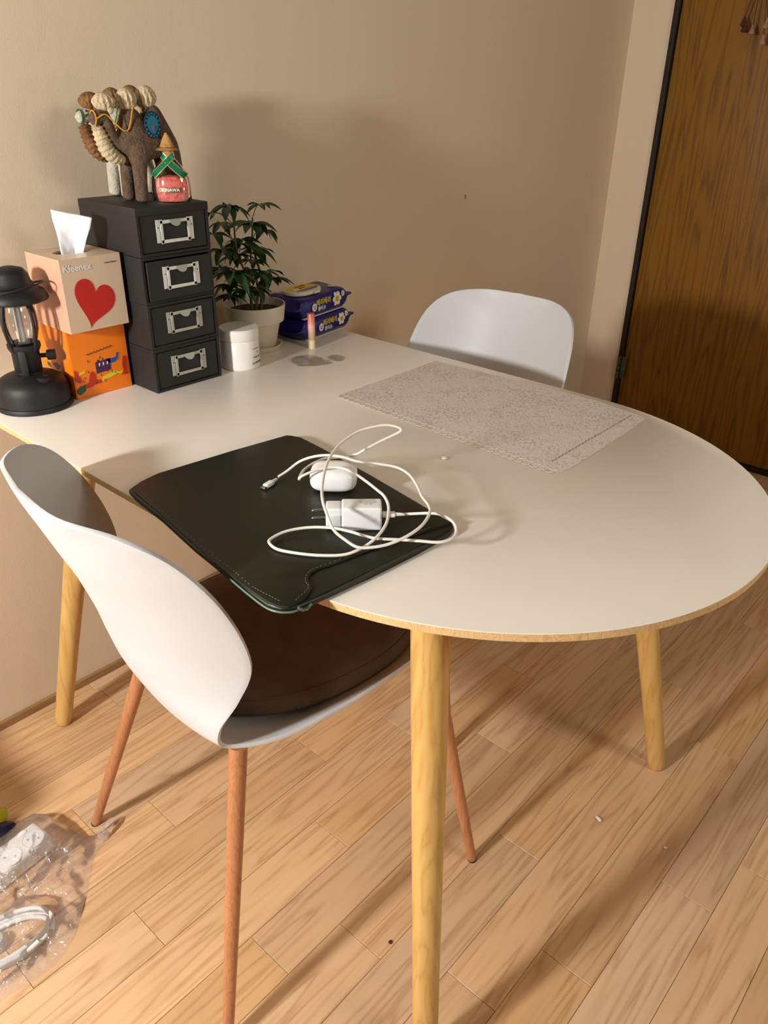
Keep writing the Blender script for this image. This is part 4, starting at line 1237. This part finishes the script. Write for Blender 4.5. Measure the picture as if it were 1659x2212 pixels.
ec = empty('earbud_case', (.4700, -.7705, SZ), math.radians(-49), 'glossy white rounded earbud charging case on the laptop sleeve', 'earbud case')
def pebble(bm, a, b, h, z0, z1, cut=None, seg=40, rings=18):
    def P_(u, v):
        cu, su, cv, sv = math.cos(u), math.sin(u), math.cos(v), math.sin(v)
        e1_, e2_ = .55, .66
        f = lambda w, e: math.copysign(abs(w)**e, w)
        return Vector((a*f(cv, e2_)*f(cu, e1_), b*f(cv, e2_)*f(su, e1_), h*(1+f(sv, e2_))))
    rr = []
    for i in range(1, rings):
        v = -PI/2+PI*i/rings
        rr.append([bm.verts.new(P_(2*PI*k/seg, v)) for k in range(seg)])
    b0 = bm.verts.new((0, 0, 0)); t0 = bm.verts.new((0, 0, 2*h))
    for x, y in zip(rr, rr[1:]):
        for k in range(seg): bm.faces.new((x[k], x[(k+1) % seg], y[(k+1) % seg], y[k]))
    for k in range(seg):
        bm.faces.new((b0, rr[0][(k+1) % seg], rr[0][k])); bm.faces.new((t0, rr[-1][k], rr[-1][(k+1) % seg]))
def half(name, keep_far):
    bm = bmesh.new(); pebble(bm, .0325, .0265, .0172, 0, 1)
    pl = Vector((0, .006, 0)); no = Vector((0, 1, 0))
    r = bmesh.ops.bisect_plane(bm, geom=bm.verts[:]+bm.edges[:]+bm.faces[:], plane_co=pl+(no*.00015 if keep_far else -no*.00015), plane_no=no, clear_inner=keep_far, clear_outer=not keep_far)
    es = [e for e in bm.edges if e.is_boundary]
    bmesh.ops.holes_fill(bm, edges=es)
    return fin(name, bm, M_gloss, ec, ang=50)
half('case_body', False); half('case_lid', True)
lathe('status_light', [(0, 0), (.0008, 0), (0, .0002)], mat('led_dot', (190, 200, 180), .3), ec, n=10, c=(0, -.010, .0342))

# small bead on the table and crumbs
bd = empty('foam_bead', (.672, -.808, TZ), 0, 'tiny round translucent bead on the bare tabletop before the placemat', 'bead')
lathe('bead', [(0, 0), (.0030, .0003), (.0045, .0016), (.0040, .0032), (.002, .0042), (0, .0044)], M_crumb, bd, n=20)
def crumb(x, y, z, s, m, label, seed):
    bm = bmesh.new(); bmesh.ops.create_icosphere(bm, subdivisions=2, radius=s)
    for v in bm.verts:
        v.co *= 1+.45*noise.noise(v.co*(220 if s < .01 else 90)+Vector((seed, 0, 0)))
        v.co.z *= .55; v.co.x *= 1.4
    zmin = min(v.co.z for v in bm.verts)
    for v in bm.verts: v.co.z -= zmin
    o = fin('crumb', bm, m, None); o.location = (x, y, z); o.rotation_euler = (0, 0, seed)
    props(o, label, 'crumb', 'crumbs on the floor')
crumb(.861, -1.086, 0, .0048, M_crumb, 'larger white crumb on the floor right of the chair leg', 1.3)
crumb(.886, -1.210, 0, .0026, M_crumb, 'smaller white crumb on the floor, right of and in front of the larger white one', 2.2)
crumb(.403, -.952, 0, .0030, M_darkcrumb, 'dark brown crumb on the floor left of the front table leg', .7)

# ---------------------------------------------------------------- felt camels
def camel(ox, oy, oz, bodyM, woolM, label, cordM, patch):
    t = empty('felt_camel', (ox, oy, oz), 0, label, 'camel figure', 'two felt camels on the drawer stack')
    # local x: 0 at front feet, nose towards -x
    ch = [
        [('pel', (.068, 0, .098), .0260), ('mid', (.045, 0, .097), .0270), ('chest', (.010, 0, .096), .0255), ('nb', (-.010, 0, .096), .0185), ('nl', (-.026, 0, .094), .0135), ('nk', (-.034, 0, .106), .0125), ('nt', (-.037, 0, .122), .0120), ('hd', (-.042, 0, .138), .0145), ('mz', (-.057, 0, .131), .0120), ('ns', (-.066, 0, .126), .0085)],
        [('chest', (.010, 0, .096), .0255), ('h1', (.006, 0, .128), .0185), ('h1t', (.006, 0, .150), .0150)],
        [('pel', (.068, 0, .098), .0260), ('h2', (.052, 0, .128), .0205), ('h2t', (.044, 0, .152), .0160)],
        [('pel', (.068, 0, .098), .0260), ('tl', (.086, 0, .100), .006), ('te', (.091, 0, .076), .004)],
    ]
    for s in (-1, 1):
        ch.append([('chest', (.010, 0, .096), .0255), ('f%d' % s, (.004, s*.0185, .070), .0150), ('fk%d' % s, (.001, s*.0195, .038), .0122), ('ff%d' % s, (.000, s*.020, .008), .0122), ('fe%d' % s, (-.001, s*.020, .0015), .0118)])
        ch.append([('pel', (.068, 0, .098), .0260), ('r%d' % s, (.071, s*.0185, .070), .0155), ('rk%d' % s, (.077, s*.020, .040), .0115), ('rf%d' % s, (.071, s*.020, .008), .0115), ('re%d' % s, (.070, s*.020, .0015), .0115)])
    b = skin_mesh('body', ch, bodyM, t, 2)
    zmin = min(v.co.z for v in b.data.vertices)
    for v in b.data.vertices: v.co.z -= zmin
    def tuft(name, c, r, flat=.85, seed=0, lobes=13):
        bm = bmesh.new(); bmesh.ops.create_uvsphere(bm, u_segments=40, v_segments=20, radius=1)
        for v in bm.verts:
            a = math.atan2(v.co.y, v.co.x)
            k = 1+.12*math.cos(lobes*a+seed+2.2*v.co.z)*(1-abs(v.co.z)**3)+.07*noise.noise(v.co*5+Vector((seed, 0, 0)))-.12*max(0, -v.co.z)
            v.co = Vector((v.co.x*r*k, v.co.y*r*k, v.co.z*r*flat))+Vector(c)
        return fin(name, bm, woolM, t, ang=80)
    tuft('hump_tuft', (.005, 0, .157), .0158, 1.12, 1)
    tuft('hump_tuft', (.042, 0, .160), .0164, 1.15, 2)
    tuft('head_tuft', (-.037, 0, .153), .0172, .86, 3)
    # hanging throat mane: rows of locks
    P = crom([Vector((-.056, 0, .118)), Vector((-.050, 0, .100)), Vector((-.042, 0, .082)), Vector((-.028, 0, .070)), Vector((-.014, 0, .066))], 8)
    R = [(.0085+.0035*math.sin(PI*min(1, i/(len(P)-1)*1.1)))*(1+.14*math.sin(i*2.0)) for i in range(len(P))]
    R[0] = .004; R[-1] = .006
    bm = bmesh.new(); tube_bm(bm, P, R, 18); fin('throat_mane', bm, woolM, t, ang=80)
    for s in (-1, 1):
        tuft('ear', (-.034, s*.012, .142), .0045, 1.3, 5)
        e = bmesh.new(); bmesh.ops.create_uvsphere(e, u_segments=12, v_segments=8, radius=.0017)
        for v in e.verts: v.co += Vector((-.053, s*.0115, .139))
        fin('eye', e, M_ink, t)
    # yarn halter: nose band, cheek line and rein back to the first hump
    nb = [Vector((-.060+.001*math.cos(a), .0112*math.cos(a), .1305+.0110*math.sin(a))) for a in [2*PI*i/20 for i in range(20)]]
    tube('halter_band', nb, .0011, cordM, t, n=6, closed=True)
    r_ = crom([Vector((-.060, -.0115, .130)), Vector((-.046, -.0145, .136)), Vector((-.032, -.0160, .124)), Vector((-.020, -.0185, .113)), Vector((-.010, -.0190, .113)), Vector((-.002, -.0190, .130)), Vector((.006, -.0160, .147)), Vector((.018, -.0120, .148)), Vector((.026, -.010, .138))], 5)
    tube('halter_rein', r_, .0011, cordM, t, n=6)
    r_ = crom([Vector((-.060, .0115, .130)), Vector((-.046, .0145, .136)), Vector((-.032, .0160, .124)), Vector((-.012, .0190, .113)), Vector((-.002, .0190, .130)), Vector((.006, .0160, .147))], 5)
    tube('halter_rein', r_, .0011, cordM, t, n=6)
    if patch:
        def pf(x, z, tt): return (.030+x, -.0300-tt-.0002, .120+z)
        def tear(s): return [(s*(.0115*math.sin(a)*(1-.45*math.cos(a/2)**8)), s*(-.0155*math.cos(a))) for a in [2*PI*i/36 for i in range(36)]]
        pt = flatshape('saddle_patch', tear(1.35), M_navyfelt, t, pf, .0012)
        for i in range(16):
            a = 2*PI*i/16
            x, z = .0128*math.sin(a), -.0172*math.cos(a)
            flatshape('patch_stitch', disc(.0017, (x, z), 10), M_teal, pt, lambda p, q, tt: pf(p, q, tt+.0014), .0004)
        flatshape('patch_centre', tear(.92), M_teal, pt, lambda p, q, tt: pf(p, q, tt+.0014), .0005)
        flatshape('patch_star', [( (.0034 if i % 2 else .0018)*math.cos(2*PI*i/12), -.004+(.0034 if i % 2 else .0018)*math.sin(2*PI*i/12)) for i in range(12)], M_pinkfelt, pt, lambda p, q, tt: pf(p, q, tt+.0024), .0004)
    return t
camel(.591, -.170, CTL, M_feltbrown, M_feltcream, 'brown felt camel with cream tufts, yellow halter and blue teardrop patch', M_yarn_yellow, True)
camel(.608, -.098, CTL, M_feltwhite, M_felttan, 'off-white felt camel with tan tufts and green halter, behind the brown one', M_yarn_green, False)

# ---------------------------------------------------------------- souvenir bottle
bt = empty('souvenir_bottle', (.6365, -.2125, CTL), math.radians(-46), 'small glass souvenir bottle of pink sand with green ribbon beside the brown camel', 'bottle')
def oval(prof, name, m, n=48, ex=1.0, ey=.62):
    bm = bmesh.new(); lathe_bm(bm, prof, n)
    for v in bm.verts: v.co.x *= ex; v.co.y *= ey
    return fin(name, bm, m, bt)
oval([(0, 0), (.0275, 0), (.0300, .003), (.0305, .018), (.0290, .034), (.0235, .046), (.0160, .055), (.0105, .061), (.0095, .070), (.0110, .0715)], 'glass', M_bottleglass)
bm = bmesh.new(); lathe_bm(bm, [(0, .0012), (.0262, .0012), (.0288, .004), (.0292, .018), (.0275, .030), (.020, .036), (0, .0385)], 44)
for v in bm.verts: v.co.y *= .60
fin('pink_sand', bm, M_sand, bt)
oval([(0, .060), (.0085, .060), (.0088, .074), (0, .0745)], 'cork', M_cork, 24, 1, .8)
# little straw hat
bm = bmesh.new(); lathe_bm(bm, [(0, .0735), (.0165, .0725), (.0185, .0735), (.0115, .0765), (.0100, .080), (.0060, .089), (.0015, .0965), (0, .097)], 28)
for v in bm.verts: v.co.y *= .8
fin('straw_hat', bm, M_cork, bt)
bm = bmesh.new()
tube_bm(bm, [Vector((.0108*math.cos(a), .0086*math.sin(a), .0765)) for a in [2*PI*i/24 for i in range(24)]], .0009, 6, True)
fin('hat_band', bm, M_blackmetal, bt)
def shoulder(x, z):
    prof = [(.0305, .018), (.0290, .034), (.0235, .046), (.0160, .055), (.0105, .061), (.0095, .070)]
    r = prof[0][0]
    if z <= .018: r = .0305
    else:
        for (r0, z0), (r1, z1) in zip(prof, prof[1:]):
            if z0 <= z <= z1: r = r0+(r1-r0)*(z-z0)/(z1-z0); break
    return -.62*math.sqrt(max(0, r*r-x*x))
def ribbon(name, p0, p1, w, m, lift):
    d = Vector((p1[0]-p0[0], p1[1]-p0[1])).normalized(); q = Vector((-d.y, d.x))*w/2
    vs_, n = [], 16
    for lay in (0, .0005):
        for i in range(n+1):
            for s in (-1, 1):
                x = p0[0]+(p1[0]-p0[0])*i/n+q.x*s; z = p0[1]+(p1[1]-p0[1])*i/n+q.y*s
                vs_.append((x, shoulder(x*.97, z)-lift-lay, z))
    m_ = 2*(n+1)
    fs = []
    for i in range(n):
        a = 2*i
        fs += [(a, a+1, a+3, a+2), (m_+a+2, m_+a+3, m_+a+1, m_+a), (a, a+2, m_+a+2, m_+a), (a+1, m_+a+1, m_+a+3, a+3)]
    return raw(name, vs_, fs, m, bt)
ribbon('ribbon', (.0085, .066), (-.0235, .037), .0080, M_ribbon, .0016)
ribbon('ribbon', (-.0085, .066), (.0255, .037), .0080, M_ribbon, .0008)
for (a, b), l_ in ((((.0085, .066), (-.0235, .037)), .0021), (((-.0085, .066), (.0255, .037)), .0013)):
    d = Vector((b[0]-a[0], b[1]-a[1])).normalized(); q = Vector((-d.y, d.x))*.0042
    for s in (-1, 1):
        ribbon('ribbon_edge', (a[0]+q.x*s, a[1]+q.y*s), (b[0]+q.x*s, b[1]+q.y*s), .0009, M_gold, l_)
vs_, fs = [], []
for i in range(13):
    x = -.017+.034*i/12
    for z in (.0148, .0216): vs_.append((x, shoulder(x, z)-.0009, z))
for i in range(13):
    x = -.017+.034*i/12
    for z in (.0148, .0216): vs_.append((x, shoulder(x, z)-.0003, z))
for i in range(12):
    a = 2*i; fs += [(a, a+1, a+3, a+2), (26+a, 26+a+2, 26+a+3, 26+a+1)]
pl_ = raw('name_plate', vs_, fs, mat('plate_brown', (112, 82, 36), .4, metal=.3), bt)
text('lettering', 'OKINAWA', .0066, M_whiteprint, pl_, lambda x, y, z: (x, shoulder(x, y+.0182)-.0012-z, y+.0182), bold=True)

bt.scale = (1.12, 1.12, 1.12)

# ---------------------------------------------------------------- dried flowers hung on the door
df = empty('dried_flowers', (XR-.012, -.408, 1.378), 0, 'small bunch of dried flowers hanging upside down on the door', 'dried flowers')
random.seed(21)
for i in range(9):
    x0 = -.008; y0 = -.02+random.uniform(-.012, .012); z0 = .26
    y1 = random.uniform(-.085, .05); z1 = random.uniform(.0, .06)
    P = crom([Vector((x0, y0, z0)), Vector((x0-.01, y0*.6+y1*.3, .16)), Vector((x0-.016, y1, z1+.02))], 5)
    st_ = tube('flower_stem', P, .0011, M_driedstem, df, n=5)
    bm = bmesh.new(); lathe_bm(bm, [(0, .004), (.003, .002), (.007, -.012), (.011, -.022), (.007, -.024), (0, -.018)], 10, P[-1])
    for v in bm.verts: v.co += (v.co-P[-1])*.25*noise.noise(v.co*120)
    fin('flower_head', bm, M_dried if i % 3 else M_driedstem, st_)
tube('string', [(-.006, -.02, .25), (.0, -.02, .31), (.010, -.02, .34)], .0012, M_driedstem, df, n=6)

# ---------------------------------------------------------------- things on the floor at the left
# power strip and coiled cord inside a clear bag
ps = empty('power_strip', (.036, -.362, .0012), math.radians(8), 'white power strip with round sockets inside the clear bag', 'power strip')
SLn, SW, SH = .215, .056, .036
sx0 = -.130
bm = bmesh.new(); box_bm(bm, (sx0+.108, 0, SH/2), (SLn, SW, SH), .008, 4); fin('housing', bm, M_strip, ps)
for i in range(4):
    x = sx0+.190-.046*i
    bm = bmesh.new()
    lathe_bm(bm, [(.0195, SH-.0002), (.0200, SH+.0008), (.0185, SH+.0010), (.0180, SH-.0001)], 32, (x, -.0075, 0))
    sk = fin('socket', bm, M_strip, ps)
    lathe('socket_face', [(0, SH+.0001), (.0178, SH+.0001), (.0178, SH+.0004), (0, SH+.0005)], M_gloss, sk, n=32, c=(x, -.0075, 0))
    for s in (-1, 1):
        lathe('pin_hole', [(0, SH+.0006), (.0022, SH+.0006), (.0022, SH+.0008), (0, SH+.0008)], mat('hole_gray', (176, 172, 168), .6), sk, n=12, c=(x+s*.0065, -.0075-s*.006, 0))
    ol = [(x-.004+.0085*math.copysign(abs(math.cos(a))**.7, math.cos(a)), .0195+.0048*math.copysign(abs(math.sin(a))**.7, math.sin(a))) for a in [2*PI*k/28 for k in range(28)]]
    bm = bmesh.new(); plate_bm(bm, ol, SH-.0005, SH+.0016, .0006, 2)
    fin('rocker_switch', bm, M_gloss, ps)
# cord bundle (part of the strip)
cg_pts = []
def loopP(cx_, cy_, ax_, bx_, rot, z, n=30, a0=0, a1=2*PI):
    out = []
    for i in range(n+1):
        a = a0+(a1-a0)*i/n
        x, y = ax_*math.cos(a), bx_*math.sin(a)
        out.append(Vector((cx_+x*math.cos(rot)-y*math.sin(rot), cy_+x*math.sin(rot)+y*math.cos(rot), z)))
    return out
psM = Matrix.Translation(Vector((.036, -.362, .0012))) @ Matrix.Rotation(math.radians(8), 4, 'Z')
inv = psM.inverted()
pts = loopP(-.026, -.490, .078, .040, -.25, .0060, 30, -.4, 5.6)+loopP(-.025, -.492, .069, .031, -.25, .0105, 30, -.2, 5.8)[1:]+loopP(-.028, -.490, .080, .044, -.25, .0165, 30, -.1, 5.4)[1:]
pts = [p+Vector((0, 0, .0015*math.sin(i*.9))) for i, p in enumerate(pts)]
tube('mains_cord', [inv @ p for p in pts], .0040, M_strip, ps, n=12)
plg = empty('mains_plug', inv @ Vector((-.035, -.482, .002))); plg.parent = ps
bm = bmesh.new(); lathe_bm(bm, [(0, 0), (.0165, 0), (.018, .003), (.018, .010), (.014, .018), (.0, .020)], 32)
fin('plug_body', bm, mat('plug_gray', (196, 194, 192), .4, bump=(100, .02, .0002)), plg)

bag_out = [(0.122, -0.278), (0.138, -0.295), (0.149, -0.316), (0.164, -0.357), (0.179, -0.397), (0.198, -0.405), (0.210, -0.411), (0.205, -0.426), (0.188, -0.433), (0.166, -0.443), (0.146, -0.463), (0.125, -0.490), (0.104, -0.515), (0.080, -0.540), (0.054, -0.562), (0.02, -0.578), (-0.005, -0.580), (-0.033, -0.578), (-0.059, -0.573), (-0.126, -0.562), (-0.169, -0.480), (-0.151, -0.325), (-0.021, -0.271), (0.073, -0.268)]
BC = (.02, -.42)
bo = [(p[0]-BC[0], p[1]-BC[1]) for p in bag_out]
bgt = empty('plastic_bag', (*BC, 0), 0, 'clear crinkled plastic bag around the power strip on the floor at lower left', 'plastic bag')
def bag_sheet():
    o2 = crom([Vector((p[0], p[1], 0)) for p in bo], 5, True); n = len(o2)
    c = Vector((0, .0, 0)); rings = 16
    vs_ = [(0, 0, .050)]; fs = []
    for r in range(1, rings+1):
        s = r/rings
        for i in range(n):
            p = c.lerp(o2[i], s)
            w = Vector((p.x+BC[0], p.y+BC[1]))
            q = inv @ Vector((w.x, w.y, 0))
            # distance above what lies inside: the strip keeps the film up
            inx = max(0, abs(q.x-(sx0+.108))-SLn/2); iny = max(0, abs(q.y)-SW/2)
            dist = math.hypot(inx, iny)
            hs = .0425*math.exp(-(dist/.040)**1.6)
            dc = Vector((w.x+.04, (w.y+.482)*1.6)).length
            hc = .030*math.exp(-(max(0, dc-.075)/.03)**2)
            h = max(hs, hc, .010*(1-s**3))
            cr = .010*noise.noise((w.x*26, w.y*26, .3))+.006*noise.noise((w.x*70, w.y*55, 4))
            h += cr*(1 if h > .012 else .7)*(1-.6*s**6)
            lo = .0400 if dist < .002 else (.0250 if dc < .085 else 0)
            h = max(h, lo+.0003, .0015)
            if s > .99: h = .0010+.004*max(0, noise.noise((w.x*60, w.y*60, 7)))
            vs_.append((p.x, p.y, h))
    for i in range(n):
        j = (i+1) % n
        fs.append((0, 1+i, 1+j))
        for r in range(rings-1):
            a = 1+r*n; b = 1+(r+1)*n
            fs.append((a+i, b+i, b+j, a+j))
    return vs_, fs
bv_, bf_ = bag_sheet()
raw('bag_film', bv_, bf_, M_bag, bgt)
# twisted free corner pointing at the chair leg
tw = []
cor_ = [(.188, -.430, .004), (.186, -.420, .012), (.190, -.408, .014), (.204, -.404, .010), (.222, -.404, .020), (.226, -.412, .022), (.222, -.420, .016), (.205, -.428, .008)]
vs_ = [(p[0]-BC[0], p[1]-BC[1], p[2]) for p in cor_]
cpt = (.204-BC[0], -.416-BC[1], .024); vs_.append(cpt)
raw('bag_corner', vs_, [(i, (i+1) % 8, 8) for i in range(8)], M_bag, bgt)

# guessed box, added out of view on the left so its shade falls on floor and wall
cbx = empty('added_shade_box', (-.275, -.215, 0), .0, 'plain brown box added out of view beyond the left edge to cast shade on floor and wall', 'box')
bumpy_box('carton', .22, .24, .33, mat('brown_card', (170, 132, 92), .8, bump=(80, .1, .0006)), cbx, .002)
box('packing_tape', (0, 0, .3325), (.048, .236, .0006), mat('packing_tape_film', (196, 170, 120), .3, bump=(60, .1, .0004)), cbx)

# small foil pack beyond the bag
pk = empty('foil_packet', (.048, -.258, 0), 0, 'yellow-green and navy foil packet at the left edge, behind the clear bag', 'packet')
def blob(name, m, c, r, seed):
    bm = bmesh.new(); bmesh.ops.create_uvsphere(bm, u_segments=28, v_segments=16, radius=1)
    for v in bm.verts:
        k = 1+.13*noise.noise(v.co*2.2+Vector((seed, 0, 0)))
        v.co = Vector((v.co.x*r[0]*k, v.co.y*r[1]*k, max(-.97, v.co.z)*r[2]*k))+Vector(c)
        v.co.z = max(v.co.z, .0004)
    return fin(name, bm, m, pk)
blob('yellow_end', M_packyellow, (.004, .010, .020), (.046, .026, .022), 3)
blob('navy_end', M_packnavy, (.002, -.020, .014), (.046, .022, .015), 8)
